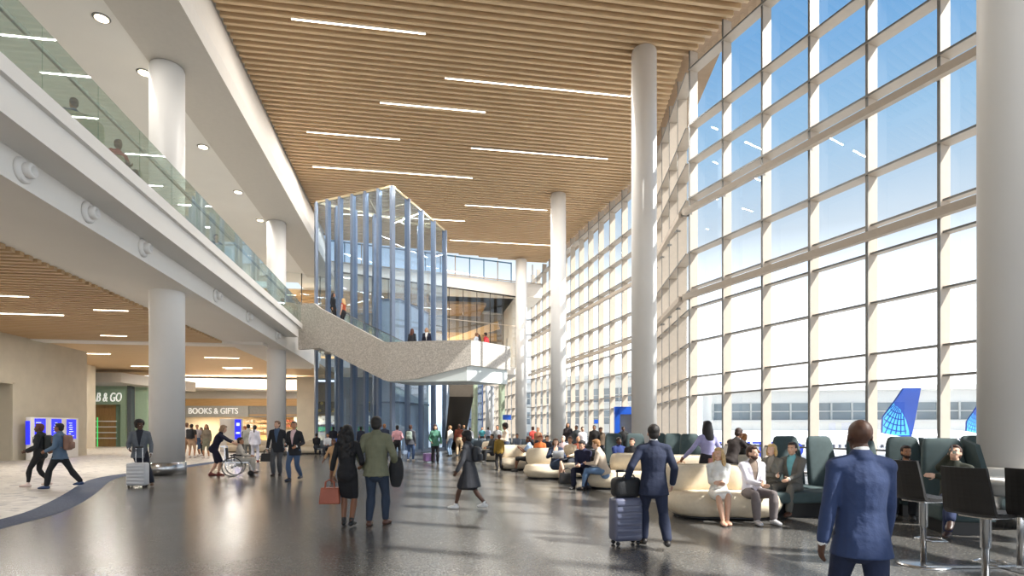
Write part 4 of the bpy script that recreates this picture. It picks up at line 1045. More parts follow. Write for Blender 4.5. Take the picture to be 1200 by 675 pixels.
SKIN = {'light': (216, 172, 146), 'fair': (228, 188, 164), 'tan': (180, 130, 98), 'brown': (128, 86, 62), 'dark': (84, 56, 42)}
def cloth(c): return mat('cloth_%d_%d_%d' % c, c, .85, var=.10, scale=9, bump=.5, bscale=13)
def person(label, pos, face, H=1.75, pose='stand', skin='tan', female=False, top=('shirt', (120,120,120)), bot=('trousers', (50,55,70)), shoes=(40,36,34), hair=('short', (40,30,24)),
           det=1, lean=0., head=(0., 0.), hands=None, z=0., build=1.0, extra=(), legs=None, group=None, twist=0., under=None):
    """face: heading in degrees, 0 = away from the viewer along the view, 90 = to the left of the photo, 180 = towards the viewer"""
    rz = -YAW + math.radians(face)
    vs = {3: .008, 2: .0105, 1: .016, 0: .024}[det]
    t = thing('person', label, 'person', (pos.x, pos.y, z), rz, group)
    S = H/1.75; t.scale = (S, S, S)
    b = build * (.93 if female else 1.0)
    sit = pose in ('sit', 'sitcross', 'sitlow', 'sitback')
    pz = {'stand': .92, 'walk': .895, 'walk2': .90, 'lean': .92}.get(pose, .50)
    P = Vector((0, 0, pz))
    if sit and pose == 'sitback': lean = lean - .2
    sp = rot('X', -lean)                                  # torso frame, +Y is forward
    sp = sp @ rot('Z', twist)
    X = lambda x, y, q: P + sp @ Vector((x, y, q))
    hw = .165*b; shw = (.160 if female else .178)*build
    # ---- targets
    hipL, hipR = P + Vector((-.085*b, 0, -.02)), P + Vector((.085*b, 0, -.02))
    if legs: aL, aR = (Vector(q) for q in legs[:2])
    elif pose == 'stand': aL, aR = Vector((-.11, -.02, .085)), Vector((.12, .02, .085))
    elif pose == 'walk': aL, aR = Vector((-.08, .30, .085)), Vector((.08, -.34, .17))
    elif pose == 'walk2': aL, aR = Vector((-.08, -.30, .16)), Vector((.08, .27, .085))
    elif pose == 'lean': aL, aR = Vector((-.09, -.02, .085)), Vector((.16, .25, .085))
    elif pose == 'sitcross': aL, aR = Vector((-.06, .40, .085)), Vector((-.16, .62, .27))
    else: aL, aR = Vector((-.13, .46, .085)), Vector((.13, .42, .085))
    pole = Vector((0, 1, .15)) if not sit else Vector((0, .3, 1))
    kL, aL = ik(hipL, aL, .425, .415, pole + Vector((-.1, 0, 0))); kR, aR = ik(hipR, aR, .425, .415, pole + (Vector((.1,0,0)) if pose != 'sitcross' else Vector((-.25, 0, .3))))
    sL, sR = X(-shw, 0, .462), X(shw, 0, .462)
    if hands is None:
        if pose == 'walk': hands = ((-.27, -.12, .86), (.27, .24, .92))
        elif pose == 'walk2': hands = ((-.27, .24, .92), (.27, -.12, .86))
        elif sit: hands = ((-.10, .34, .66), (.10, .34, .66))
        else: hands = ((-.225, .04, .86), (.225, .04, .86))
    hL, hR = Vector(hands[0]), Vector(hands[1])
    arm = [.285, .25]
    eL, wL = ik(sL, hL, arm[0], arm[1], (-.5, -1, -.3)); eR, wR = ik(sR, hR, arm[0], arm[1], (.5, -1, -.3))
    hd = sp @ rot('Z', head[0]) @ rot('X', -head[1])       # head frame: yaw then nod (positive looks down)
    nk = X(0, -.005, .54); hc = X(0, .02, .66)
    Hh = lambda x, y, q: hc + hd @ Vector((x, y, q))
    # ---- clothing/body lofts
    def torso(m, g, z0=-.10, n=18, chest=1.0):
        prof = [(-.12, hw*.80, .100), (-.05, hw*.99, .118), (.04, hw*.97, .112), (.15, hw*(.78 if female else .88), .098), (.25, hw*(.84 if female else .93), .108*chest), (.36, hw*(.93 if female else 1.02), .115*chest), (.43, shw*.90, .098), (.475, shw*.72, .078), (.51, shw*.45, .064), (.535, .060, .056)]
        prof = [p for p in prof if p[0] >= z0]
        m.tube([X(0, 0, q) for q, _, _ in prof], [(w_ + g, d_ + g) for _, w_, d_ in prof], n, ref=sp @ Vector((0, 1, 0)))
        for q_ in (sL, sR): m.tube([X(0, -.01, .50), X(0, -.01, .495).lerp(q_, .5) + sp @ Vector((0,0,.006)), q_], [.045+g, .048+g, .050+g], 12)
        if female:
            for s in (-1, 1): m.ell(X(s*.068, .085, .32), (.062+g, .055+g, .058+g))
        if female or sit: m.ell(X(0, -.045, -.04), (hw*.95+g, .10+g, .10+g))
        else:
            for s in (-1, 1): m.ell(X(s*.07, -.055, -.05), (.075+g, .07+g, .085+g))
    def armt(m, s, e, w_, g, to=1.0, gw=None):
        gw = g if gw is None else gw; q = e.lerp(w_, to)
        m.tube([s, s.lerp(e, .5), e], [.049*b+g, .044*b+g, .037+g], 12); m.tube([e, e.lerp(q, .4), q], [.038+g, .038+g, .027 + (.011*(1-to)) + gw], 12)
    def legt(m, h, k, a, g, to=1.0, gw=None, thigh=1.0):
        gw = g if gw is None else gw
        m.tube([h, h.lerp(k, .35), h.lerp(k, .75), k], [(.088*b+g)*thigh, (.080*b+g)*thigh, .060+g, .052+g], 14)
        q = k.lerp(a, to); bk = (a-k).cross(Vector((1,0,0))).normalized()*-.012
        if to > .3: m.tube([k, k.lerp(q, .35) + bk, k.lerp(q, .75), q], [.050+g, .055+g+gw*.3, .042+gw, .036+gw], 14)
        else: m.tube([k, q], [.052+g, .052+g], 14)
    # ---- body (one continuous mesh)
    m = MB(); torso(m, 0)
    m.tube([nk - sp @ Vector((0,0,.03)), nk.lerp(hc, .55)], [.056, .052] if not female else [.048, .044], 14)
    # head: cranium, face, jaw, nose, ears, brow
    m.ell(Hh(0, -.012, .055), (.076, .096, .088), hd, 16); m.ell(Hh(0, .022, .015), (.066, .072, .082), hd, 16)
    m.ell(Hh(0, .045, -.045), (.047, .048, .042), hd, 12); m.ell(Hh(0, .076, -.068), (.022, .020, .016), hd, 8)
    m.tube([Hh(0, .088, .035), Hh(0, .102, .008), Hh(0, .108, -.008)], [.010, .011, .014], 8); m.ell(Hh(0, .088, -.036), (.026, .012, .010), hd, 8)
    for s in (-1, 1):
        m.ell(Hh(s*.078, -.005, .012), (.010, .020, .032), hd, 8); m.ell(Hh(s*.030, .080, .045), (.024, .012, .008), hd, 8); m.ell(Hh(s*.038, .066, -.005), (.022, .018, .020), hd, 8)
    armt(m, sL, eL, wL, 0); armt(m, sR, eR, wR, 0)
    curl = dict(extra).get('curl', .35) if extra and isinstance(extra, dict) else .35
    ex = extra if isinstance(extra, dict) else {}
    def hand(e, w_, s, nrm=None, cu=None):
        d = (w_ - e).normalized(); cu = cu if cu is not None else curl
        nrm = Vector(nrm) if nrm is not None else Vector((-s, .15, 0))
        nrm = (nrm - d*nrm.dot(d)).normalized(); sd = d.cross(nrm)*(1 if s > 0 else -1)
        if sd.y < 0 and nrm is not None and 'hn' not in ex: sd = -sd
        m.tube([w_ - d*.01, w_ + d*.04, w_ + d*.09], [(.017, .027), (.016, .040), (.013, .041)], 10, ref=sd)
        fl = (.074, .082, .078, .062)
        for i, off in enumerate((.030, .010, -.010, -.029)):
            p0 = w_ + d*.088 + sd*off; a1 = cu; a2 = cu*2.1; L = fl[i]
            d1_ = (d*math.cos(a1) + nrm*math.sin(a1)); d2_ = (d*math.cos(a2) + nrm*math.sin(a2))
            p1 = p0 + d1_*L*.5; p2 = p1 + d2_*L*.5
            m.tube([p0 - d*.02, p0, p1, p2], [.0085, .0088, .0082, .0070], 7)
        q0 = w_ + d*.025 + sd*.026; q1 = q0 + (d*.62 + sd*.62 + nrm*.25).normalized()*.045; q2 = q1 + (d*.85 + sd*.2 + nrm*.45).normalized()*.034
        m.tube([q0, q1, q2], [.0120, .0102, .0086], 8)
    hn = ex.get('hn', (None, None)); hcu = ex.get('cu', (None, None))
    hand(eL, wL, -1, hn[0], hcu[0]); hand(eR, wR, 1, hn[1], hcu[1])
    legt(m, hipL, kL, aL, 0); legt(m, hipR, kR, aR, 0)
    def foot(a, k, m, g):
        bend = (a - k).normalized(); flat = a.z < .12 or sit and a.z < .15
        fd = Vector((0, 1, 0))
        tip = -.35*(a.z-.1)*4 if (not flat and a.y < 0) else 0
        if sit and a.z > .15: tip = -.35
        fd = (Vector((math.copysign(.12, a.x), 1, 0)).normalized() + Vector((0, 0, tip))).normalized()
        up = fd.cross(Vector((1,0,0))).normalized(); up = up if up.z > 0 else -up
        h_ = a - up*.048 - fd*.035
        m.tube([h_, h_ + fd*.08 + up*.004, h_ + fd*.15 - up*.004, h_ + fd*.20 - up*.012], [(.035+g, .035+g), (.040+g, .038+g), (.045+g, .028+g), (.036+g, .019+g)], 12, ref=up.cross(fd).cross(fd) if False else up)
        m.tube([a + (k-a).normalized()*.03, a - up*.03], .034+g, 10)
        return fd, up, h_
    for a, k in ((aL, kL), (aR, kR)): foot(a, k, m, 0)
    sk = mat('skin_' + skin, SKIN[skin], .55, var=.04, scale=12)
    put('body', voxel(m, vs, sk, 'body'), t)
    vc = vs*1.25
    # ---- shoes
    shm = mat('shoe_%d_%d_%d' % shoes, shoes, .4, var=.05)
    for a, k in ((aL, kL), (aR, kR)):
        m = MB(); fd, up, h_ = foot(a, k, m, .008)
        if ex.get('heels'): m.tube([h_ - up*.02 - fd*.01, h_ - up*.035 - fd*.012], .014, 8)
        me = voxel(m, vc*.9, shm, 'shoe', 1); zc = a.z + .035
        if bot[0] in ('trousers', 'jeans') : zc = a.z + .01
        if ex.get('pumps'):
            q0 = h_.copy(); cut(me, lambda c: (c - h_).dot(up) > .022 and (c-h_).dot(fd) > -.02)
        put('shoe', me, t)
    # ---- lower garment
    kind, col = bot; mt = cloth(col)
    m = MB()
    if kind in ('trousers', 'jeans', 'shorts', 'leggings'):
        g = .010 if kind == 'leggings' else .017; to = .93 if kind != 'shorts' else .12
        if kind == 'leggings': to = .86
        m.tube([X(0, 0, -.12), X(0, 0, -.05), X(0, 0, .05), X(0, 0, .09)], [(hw*.82+g, .104+g), (hw+g, .12+g), (hw*.97+g, .113+g), (hw*.9+g, .106+g)], 18, ref=sp @ Vector((0,1,0)))
        if female or sit: m.ell(X(0, -.045, -.04), (hw*.95+g, .10+g, .10+g))
        else:
            for s in (-1, 1): m.ell(X(s*.07, -.055, -.05), (.075+g, .07+g, .085+g))
        for h_, k, a in ((hipL, kL, aL), (hipR, kR, aR)): legt(m, h_, k, a, g, to, gw=(.028 if kind == 'trousers' else .018 if kind == 'jeans' else .006))
        put('shorts' if kind == 'shorts' else 'trousers', voxel(m, vc, mt, 'trousers'), t)
    elif kind in ('skirt', 'dress'):
        g = .016; L = ex.get('len', 1.0)
        m.tube([X(0, 0, -.05), X(0, 0, .04), X(0, 0, .12)], [(hw+g, .12+g), (hw*.98+g, .113+g), (hw*.82+g, .10+g)], 18, ref=sp @ Vector((0,1,0)))
        m.ell(X(0, -.045, -.04), (hw*.95+g, .10+g, .10+g))
        if sit:
            for f0 in (0, .25, .5, .75, 1):
                q0 = hipL.lerp(hipR, f0); q1 = (hipL.lerp(kL, .93)).lerp(hipR.lerp(kR, .93), f0)
                m.tube([q0, q0.lerp(q1, .5), q1], [.10+g*.5, .088+g*.5, .072], 12)
        else:
            kl, kr = hipL.lerp(kL, L) if L <= 1 else kL.lerp(aL, L-1), hipR.lerp(kR, L) if L <= 1 else kR.lerp(aR, L-1)
            fl_ = ex.get('flare', 1.0)
            for f0 in (0, .2, .4, .6, .8, 1):
                q0 = hipL.lerp(hipR, f0); q1 = kl.lerp(kr, f0)
                m.tube([q0, q0.lerp(q1, .5), q1], [.098, .088*fl_ + .004, .070*fl_**2 + .004], 12)
        put('skirt' if kind == 'skirt' else 'dress_skirt', voxel(m, vc, mt, 'skirt'), t)
    # ---- upper garment
    kind, col = top[0], top[1]; mt = cloth(col)
    sleeve = {'tee': .0, 'tank': None, 'dress': .55, 'dress_short': .0}.get(kind, .97)
    if under:
        m = MB(); torso(m, .009); m.tube([X(0, -.004, .52), X(0, .004, .575)], [(.066, .062), (.060, .056)], 14)
        put('shirt', voxel(m, vc, cloth(under), 'shirt', 1), t)
    g = {'suit': .022, 'jacket': .026, 'coat': .028, 'hoodie': .026, 'sweater': .020}.get(kind, .013)
    m = MB(); z0 = -.13 if kind in ('suit', 'jacket', 'hoodie', 'shirt', 'coat') else -.02
    torso(m, g, z0=-.05 if (kind.startswith('dress') or sit) else .04)
    if not sit and not kind.startswith('dress') and kind not in ('suit', 'jacket', 'coat'): m.tube([X(0, 0, .10), X(0, 0, .0), X(0, 0, -.085)], [(hw*.90+g, .108+g), (hw*.98+g, .116+g), (hw*1.0+g, .122+g)], 18, ref=sp @ Vector((0,1,0)), cap=False)
    if kind in ('suit', 'jacket', 'coat') and not sit:
        dz = {'suit': -.17, 'jacket': -.13, 'coat': -.42}[kind]
        fl_ = 1.03 if kind != 'coat' else 1.25
        m.tube([X(0, 0, .08), X(0, -.005, -.08), X(0, -.005, dz)], [(hw*.90+g, .106+g), (hw*1.07+g, .142+g), (hw*1.13*fl_+g, .160*fl_+g)], 18, ref=sp @ Vector((0,1,0)), cap=False)
    if kind == 'coat' and sit: pass
    if sleeve is not None:
        for s_, e_, w_ in ((sL, eL, wL), (sR, eR, wR)):
            if sleeve > .01: armt(m, s_, e_, w_, g*.75, sleeve, gw=g*.8)
            else: m.tube([s_, s_.lerp(e_, .6)], [.050*b+g, .048+g], 12)
    if kind in ('suit', 'jacket', 'coat'): m.tube([X(0, -.03, .515), X(0, -.02, .555)], [(.078, .062), (.070, .055)], 14, cap=False)
    if kind == 'hoodie': m.ell(X(0, -.085, .50), (.095, .05, .07), sp)
    me = voxel(m, vc, mt, 'garment')
    if kind in ('suit', 'coat') or (kind == 'jacket' and under):
        spi = sp.transposed()
        lo = .10 if kind == 'suit' else -.45; wv = .075 if kind == 'suit' else .05
        def vcut(c):
            q = spi @ (c - P)
            if q.y < .03: return False
            if q.z < lo: return False
            w_ = wv * (q.z - lo) / (.50 - lo) if kind == 'suit' else wv*(.5 + .5*max(0, (q.z - lo)/.9))
            return abs(q.x) < w_ and q.z < .62
        bm = bmesh.new(); bm.from_mesh(me)
        for s_ in (-1, 1):
            if kind == 'suit': co_, no_ = X(0, 0, lo), sp @ Vector((s_, 0, -wv/(.50-lo)))
            else: co_, no_ = X(s_*wv*.5, 0, lo), sp @ Vector((s_, 0, -wv*.5/.9))
            bmesh.ops.bisect_plane(bm, geom=bm.verts[:] + bm.edges[:] + bm.faces[:], plane_co=co_, plane_no=no_)
        bm.to_mesh(me); bm.free()
        cut(me, vcut)
        me.polygons.foreach_set('use_smooth', [True]*len(me.polygons))
    nm = {'suit': 'suit_jacket', 'jacket': 'jacket', 'coat': 'coat', 'hoodie': 'hoodie', 'sweater': 'sweater', 'tee': 't_shirt', 'tank': 'tank_top'}.get(kind, 'blouse' if female and not kind.startswith('dress') else 'dress_bodice' if kind.startswith('dress') else 'shirt')
    put(nm, me, t)
    if kind == 'suit' and ex.get('collar', True):
        m = MB(); m.tube([X(0, -.008, .535), X(0, -.002, .578)], [(.062, .060), (.057, .054)], 14)
        if not under: put('shirt_collar', voxel(m, vc, cloth((236, 236, 236)), 'collar', 1), t)
        if det >= 2:
            for w_, e_ in ((wL, eL), (wR, eR)):
                d = (w_-e_).normalized(); m = MB(); m.tube([w_ - d*.02, w_ + d*.012], .036, 12); m.build('shirt_cuff', cloth((236,236,236)), t)
    if ex.get('tie'):
        m = MB(); m.bar(X(0, .118, .50), X(0, .135, .14), .05, .012, up=(0,1,0)); m.build('tie', cloth(ex['tie']), t)
    # ---- hair
    st, hcol = hair; hm = mat('hair_%d_%d_%d' % hcol, hcol, .6, var=.25, scale=30, bump=.4, bscale=70)
    if st != 'bald':
        m = MB(); front = .5
        if st in ('short', 'long', 'bun', 'ponytail', 'bob', 'cap', 'curly', 'wavy'):
            m.ell(Hh(0, -.022, .066), (.085, .100, .092), hd, 18); m.ell(Hh(0, -.05, .01), (.076, .062, .075), hd, 14)
            if st != 'cap': m.ell(Hh(0, .03, .118), (.062, .055, .034), hd, 12)
        if st == 'afro':
            m.ell(Hh(0, -.03, .085), (.125, .128, .118), hd, 18); m.ell(Hh(0, -.06, .02), (.105, .08, .09), hd, 14)
        if st == 'curly': m.ell(Hh(0, -.035, .09), (.108, .115, .095), hd, 16); m.ell(Hh(0, -.06, 0), (.10, .07, .09), hd, 14)
        if st == 'bun': m.ell(Hh(0, -.125, .07), (.045, .045, .045), hd, 12)
        if st == 'ponytail': m.tube([Hh(0, -.11, .07), Hh(0, -.15, -.02), Hh(0, -.13, -.16), Hh(0, -.11, -.26)], [.03, .035, .028, .012], 10)
        if st in ('long', 'wavy'):
            LL = ex.get('hairlen', .34)
            for s in (-1, 1):
                m.tube([Hh(s*.062, -.02, .06), Hh(s*.082, -.02, -.03), Hh(s*.085, -.035, -.14), Hh(s*.07, -.055, -.14-LL*.4), Hh(s*.05, -.07, -.14-LL*.75)], [(.03,.05), (.032,.055), (.036,.05), (.034,.045), (.02,.028)], 10, ref=hd @ Vector((0,1,0)))
            m.tube([Hh(0, -.075, .06), Hh(0, -.10, -.06), Hh(0, -.105, -.18), Hh(0, -.11, -.18-LL*.5), Hh(0, -.10, -.18-LL*.8)], [(.07,.045), (.085,.045), (.10,.045), (.085,.038), (.04,.02)], 12, ref=hd @ Vector((0,1,0)))
            if st == 'wavy':
                random.seed(3)
                for k in range(26):
                    x = random.uniform(-.12, .12); q = random.uniform(-.40, .06); m.ell(Hh(x*(1.1 if q < -.05 else .7), -.10 - .03*math.cos(x*12) + random.uniform(-.02,.01), q), (.035,.03,.045), hd, 8)
        if st == 'bob':
            for s in (-1, 1): m.tube([Hh(s*.06, 0, .07), Hh(s*.086, -.01, 0), Hh(s*.084, -.01, -.07)], [(.03,.05), (.028,.05), (.022,.04)], 10, ref=hd @ Vector((0,1,0)))
            m.ell(Hh(0, -.07, -.03), (.085, .05, .08), hd, 12)
        me = voxel(m, vc*.9, hm, 'hair', 1); hdi = hd.transposed()
        zl = .098 if st not in ('afro', 'curly') else .092
        def fcut(c):
            q = hdi @ (c - hc); return q.y > .035 and q.z < zl and q.z > -.2 and abs(q.x) < (.072 if st not in ('afro','curly') else .085)
        cut(me, fcut); put('hair', me, t)
    if ex.get('hat'):
        m = MB(); m.ell(Hh(0, -.02, .085), (.092, .108, .085), hd, 16); m.ell(Hh(0, .10, .085), (.07, .055, .010), hd, 12) if ex.get('brim') else None
        put('cap', voxel(m, vc*.9, cloth(ex['hat']), 'cap', 1), t)
    if ex.get('beard'):
        m = MB(); m.ell(Hh(0, .045, -.052), (.056, .056, .044), hd, 12); m.ell(Hh(0, .02, -.03), (.070, .045, .045), hd, 12)
        me = voxel(m, vc*.8, hm, 'beard', 1); hdi = hd.transposed()
        cut(me, lambda c: (hdi @ (c-hc)).z > -.022 or (hdi @ (c-hc)).y < -.01); put('beard', me, t)
    # ---- face details
    if det >= 1:
        ew = mat('eye_white', (230, 226, 220), .3); ei = mat('eye_dark', (40, 28, 22), .2); lip = mat('lips_' + skin, tuple(int(c*q) for c, q in zip(SKIN[skin], (.82, .62, .6))), .5)
        for s in (-1, 1):
            e_ = MB().ell(Hh(s*.030, .0775, .022), (.0135, .007, .0068), hd, 10).build('eye', ew, t)
            MB().ell(Hh(s*.030, .0828, .022), (.0058, .0030, .0058), hd, 10).build('iris', ei, e_)
            MB().tube([Hh(s*.016, .092, .046), Hh(s*.032, .091, .050), Hh(s*.048, .080, .044)], [.0030, .0038, .0024], 6).build('eyebrow', hm if st != 'bald' else ei, t)
        MB().tube([Hh(-.020, .092, -.036), Hh(0, .100, -.034), Hh(.020, .092, -.036)], [(.0022, .0045), (.005, .0075), (.0022, .0045)], 8).build('lips', lip, t)
    # ---- worn bags (a backpack is carried: an object of its own, added by the caller through wpos)
    W3 = Matrix.Translation((pos.x, pos.y, z)) @ Matrix.Rotation(rz, 4, 'Z') @ Matrix.Scale(S, 4)
    R_ = dict(P=P, X=X, sp=sp, wL=wL, wR=wR, eL=eL, eR=eR, hc=hc, hd=hd, W=W3, rz=rz, S=S, root=t, sL=sL, sR=sR, kL=kL, kR=kR)
    return R_
def worn_pack(r, color, label, size=(.28, .15, .40), side=0):
    """backpack on the wearer's back"""
    m_ = mat('pack_%d_%d_%d' % color, color, .7, var=.15, bump=.3)
    loc = r['W'] @ r['X'](side, -.19, .30); t = thing('backpack', label, 'backpack', tuple(loc), 0); t.rotation_euler = (r['W'].to_3x3().normalized() @ r['sp']).to_euler(); t.scale = (r['S'],)*3
    MB().bevbox((0, 0, 0), size, .06).build('body', m_, t); MB().bevbox((0, -.09, -.07), (size[0]*.8, .06, size[2]*.45), .03).build('pocket', m_, t)
    for s in (-1, 1): MB().tube([(s*.09, .09, .17), (s*.10, .17, .22), (s*.11, .31, .14), (s*.12, .31, .0), (s*.13, .20, -.10), (s*.12, .09, -.13)], [(.022, .006)]*6, 8).build('strap', m_, t)
    return t
A = atd
BK = (30, 30, 34)
# --- foreground
r = person('man in a blue suit with a shaved head, seen from behind, closest to the viewer', A(1009, 4.05), -6, 1.735, 'walk', 'dark', top=('suit', (48, 64, 102)), bot=('trousers', (34, 44, 72)), hair=('bald', (30,20,18)), det=3, hands=((-.27, -.02, .82), (.22, .12, .84)), build=.96)
r = person('man in a navy suit walking away and pulling a ribbed suitcase', A(766, 7.8), -4, 1.72, 'walk', 'light', top=('suit', (34, 42, 66)), bot=('trousers', (34, 42, 66)), hair=('short', (28,22,20)), det=3, legs=((-.10, .22, .085), (.13, -.30, .15)), hands=((-.36, .07, .93), (.27, .05, .88)), extra={'cu': (.9, .4), 'collar': True})
r = person('woman with long wavy black hair in a black dress, walking away with a rust handbag', A(407, 9.4), 3, 1.70, 'stand', 'brown', True, top=('dress', (24,24,28)), bot=('dress', (24,24,28)), shoes=(18,18,20), hair=('wavy', (16,14,16)), det=3, legs=((-.07, .05, .105), (.09, -.10, .115)), hands=((-.29, .05, .84), (.20, .16, 1.02)), extra={'len': .93, 'flare': .98, 'heels': True, 'hairlen': .40, 'cu': (.9, .5)})
wp = r['W'] @ r['wL']
bag('handbag', Vector((wp.x - .02, wp.y + .0, 0)), wp.z - .47, (.34, .15, .27), (158, 82, 58), 'rust leather handbag in the hand of the woman with long black hair', rz=.1)
r = person('man in an olive jacket and jeans walking away beside the long-haired woman', A(441, 9.5), -3, 1.84, 'stand', 'dark', top=('jacket', (112, 114, 92)), bot=('jeans', (42, 54, 72)), shoes=(92, 62, 50), hair=('short', (22,18,16)), det=3, legs=((-.10, -.06, .085), (.12, .10, .085)), hands=((-.24, .10, .92), (.26, .16, .98)), extra={'cu': (.4, .8)})
wp = r['W'] @ r['wR']
t = thing('folded_jacket', 'black jacket hanging over the arm of the man in olive', 'jacket', (wp.x + .02, wp.y - .03, wp.z - .02), r['rz'])
m = MB(); m.tube([(0, 0, .08), (.0, 0, -.05), (.01, -.02, -.2), (.0, -.02, -.34)], [(.07,.10), (.085,.13), (.08,.12), (.05,.09)], 14, ref=(1,0,0)); put('cloth', voxel(m, .012, cloth((34,35,38)), 'jk'), t)
r = person('woman in a dark grey coat and white sneakers striding to the left', A(550, 11.4), 75, 1.60, 'walk', 'dark', True, top=('coat', (62, 64, 70)), bot=('dress', (40,42,48)), shoes=(238,238,238), hair=('curly', (22,20,22)), det=2, lean=.08, legs=((-.06, .30, .085), (.07, -.33, .13)), hands=((-.22, .20, .86), (.22, .12, .84)), head=(0, .2), extra={'len': .9, 'flare': 1.2})
worn_pack(r, (40, 42, 48), 'dark grey backpack worn by the woman in white sneakers', (.26, .14, .34))
r = person('man in a grey blazer with an afro resting a hand on his silver suitcase', A(164, 15.9), 205, 1.86, 'lean', 'dark', top=('suit', (92, 98, 106)), bot=('trousers', (28, 32, 46)), shoes=(96, 72, 54), hair=('afro', (22,18,18)), det=2, legs=((-.30, .18, .085), (-.10, .02, .085)), hands=((-.26, .10, .88), (.20, .24, 1.0)), head=(.6, 0), under=(34, 36, 48))
r = person('young man in a black hoodie with joggers and white sneakers walking left', A(47, 15.9), 112, 1.80, 'walk', 'dark', top=('hoodie', (34,36,38)), bot=('leggings', (30,30,34)), shoes=(228, 208, 200), hair=('short', (92, 44, 40)), det=2, legs=((-.07, .24, .085), (.08, -.18, .11)), hands=((-.22, .22, .98), (.22, .22, .98)))
worn_pack(r, (48, 52, 50), 'dark backpack of the young man in a black hoodie')
r = person('young man in a denim jacket and black trousers with blue sneakers walking left', A(70, 15.4), 105, 1.81, 'walk', 'brown', top=('jacket', (86, 108, 132)), bot=('trousers', (30,32,38)), shoes=(52, 72, 110), hair=('short', (20,18,18)), det=2, legs=((-.07, .26, .085), (.08, -.44, .16)), hands=((-.20, .22, .98), (.22, .20, .98)), under=(40,44,50))
worn_pack(r, (142, 108, 92), 'brown backpack of the young man in a denim jacket')
r = person('woman in a navy knee-length dress bending forward to push the wheelchair', A(251, 19.5), -72, 1.84, 'walk', 'light', True, top=('dress', (28,28,50)), bot=('dress', (28,28,50)), shoes=(120, 50, 44), hair=('bob', (150, 122, 96)), det=2, lean=.38, legs=((-.08, -.12, .085), (.09, .14, .085)), hands=((-.14, .66, 1.02), (.14, .66, 1.02)), extra={'len': 1.0, 'flare': 1.08})
r = person('passenger with dark hair riding in the wheelchair', A(281, 19.4), -72, 1.72, 'sit', 'tan', True, top=('shirt', (190, 182, 172)), bot=('trousers', (196, 190, 180)), shoes=(150, 110, 90), hair=('short', (46,34,30)), det=1, z=.03, legs=((-.1, .42, .16), (.1, .44, .16)))
# wheelchair
p = A(276, 19.4); t = thing('wheelchair', 'black wheelchair pushed by the woman in a navy dress', 'wheelchair', (p.x, p.y, 0), RZ - math.radians(72)); t.scale = (1.05,)*3
for s in (-1, 1):
    w_ = MB(); 
    for k in range(28):
        a0, a1 = 2*PI*k/28, 2*PI*(k+1)/28
        w_.bar((s*.33, .30*math.cos(a0) - .05, .31 + .30*math.sin(a0)), (s*.33, .30*math.cos(a1) - .05, .31 + .30*math.sin(a1)), .03, .025, up=(1,0,0))
    wh = w_.build('wheel', M_BLACK, t)
    m = MB()
    for k in range(12): a0 = 2*PI*k/12; m.bar((s*.33, -.05, .31), (s*.33, .28*math.cos(a0) - .05, .31 + .28*math.sin(a0)), .008, .008, up=(1,0,0))
    m.lathe([(.04, -.03), (.04, .03)], (s*.33, -.05, .31), 14, M=Matrix.Rotation(PI/2, 3, 'Y')); m.build('spokes', M_STEEL, wh)
    MB().lathe([(.09, -.02), (.09, .02)], (s*.26, .48, .09), 16, M=Matrix.Rotation(PI/2, 3, 'Y')).bar((s*.26, .48, .09), (s*.26, .44, .3), .03, .03).build('caster', M_BLACK, t)
    MB().bar((s*.27, -.24, .3), (s*.27, -.28, .95), .03, .03).bar((s*.27, -.28, .95), (s*.27, -.42, .97), .035, .035).bar((s*.27, -.24, .45), (s*.27, .40, .45), .03, .03).bar((s*.27, .40, .46), (s*.22, .58, .14), .025, .025).build('frame', M_STEEL, t)
    MB().bevbox((s*.28, .05, .68), (.06, .34, .04), .015).bar((s*.28, -.08, .46), (s*.28, -.08, .67), .02, .02).build('armrest', M_BLACK, t)
    MB().box((s*.12, .60, .12), (.16, .18, .02)).build('footplate', M_BLACK, t)
MB().bevbox((0, .06, .44), (.48, .44, .05), .02).build('seat', M_BLACK, t); MB().bevbox((0, -.27, .68), (.50, .04, .46), .015).build('backrest', M_BLACK, t)

r = person('businessman in a dark jacket and grey trousers carrying a black briefcase', A(325, 19.5), 188, 1.93, 'walk', 'light', top=('suit', (36,38,44)), bot=('trousers', (82,84,88)), shoes=(40,34,32), hair=('short', (110, 82, 62)), det=2, legs=((-.06, -.08, .085), (.08, .12, .085)), hands=((-.27, .05, .88), (.28, .05, .86)), head=(-.4, 0), under=(70, 92, 122))
wp = r['W'] @ r['wR']; bag('briefcase', Vector((wp.x - .03, wp.y, 0)), wp.z - .46, (.40, .12, .28), (28,28,30), 'black briefcase carried by the businessman in grey trousers')
r = person('businessman in a dark jacket and blue jeans with a pink shirt', A(345, 17.7), 170, 1.88, 'walk2', 'tan', top=('suit', (32,34,40)), bot=('jeans', (74, 96, 128)), shoes=(50,56,70), hair=('short', (60,58,58)), det=2, legs=((-.08, -.22, .13), (.06, .16, .085)), hands=((-.20, .20, 1.0), (.14, .24, 1.05)), head=(.5, 0), under=(226, 196, 200))
person('man in a pale grey suit behind the wheelchair, turned left', A(291, 29), 40, 1.85, 'stand', 'dark', top=('suit', (168, 166, 156)), bot=('trousers', (120,120,116)), hair=('short', (24,22,22)), det=1)
person('woman in a white pantsuit with a dark ponytail seen from behind', A(298.5, 27.5), 10, 1.80, 'stand', 'brown', True, top=('jacket', (222, 220, 232)), bot=('trousers', (222, 220, 232)), shoes=(150, 50, 44), hair=('ponytail', (24,20,24)), det=1)
person('person with orange hair partly hidden behind the totem screen', A(286.5, 33), 150, 1.75, 'stand', 'light', False, top=('shirt', (60, 70, 110)), bot=('trousers', (60,60,64)), hair=('curly', (170, 92, 50)), det=0)
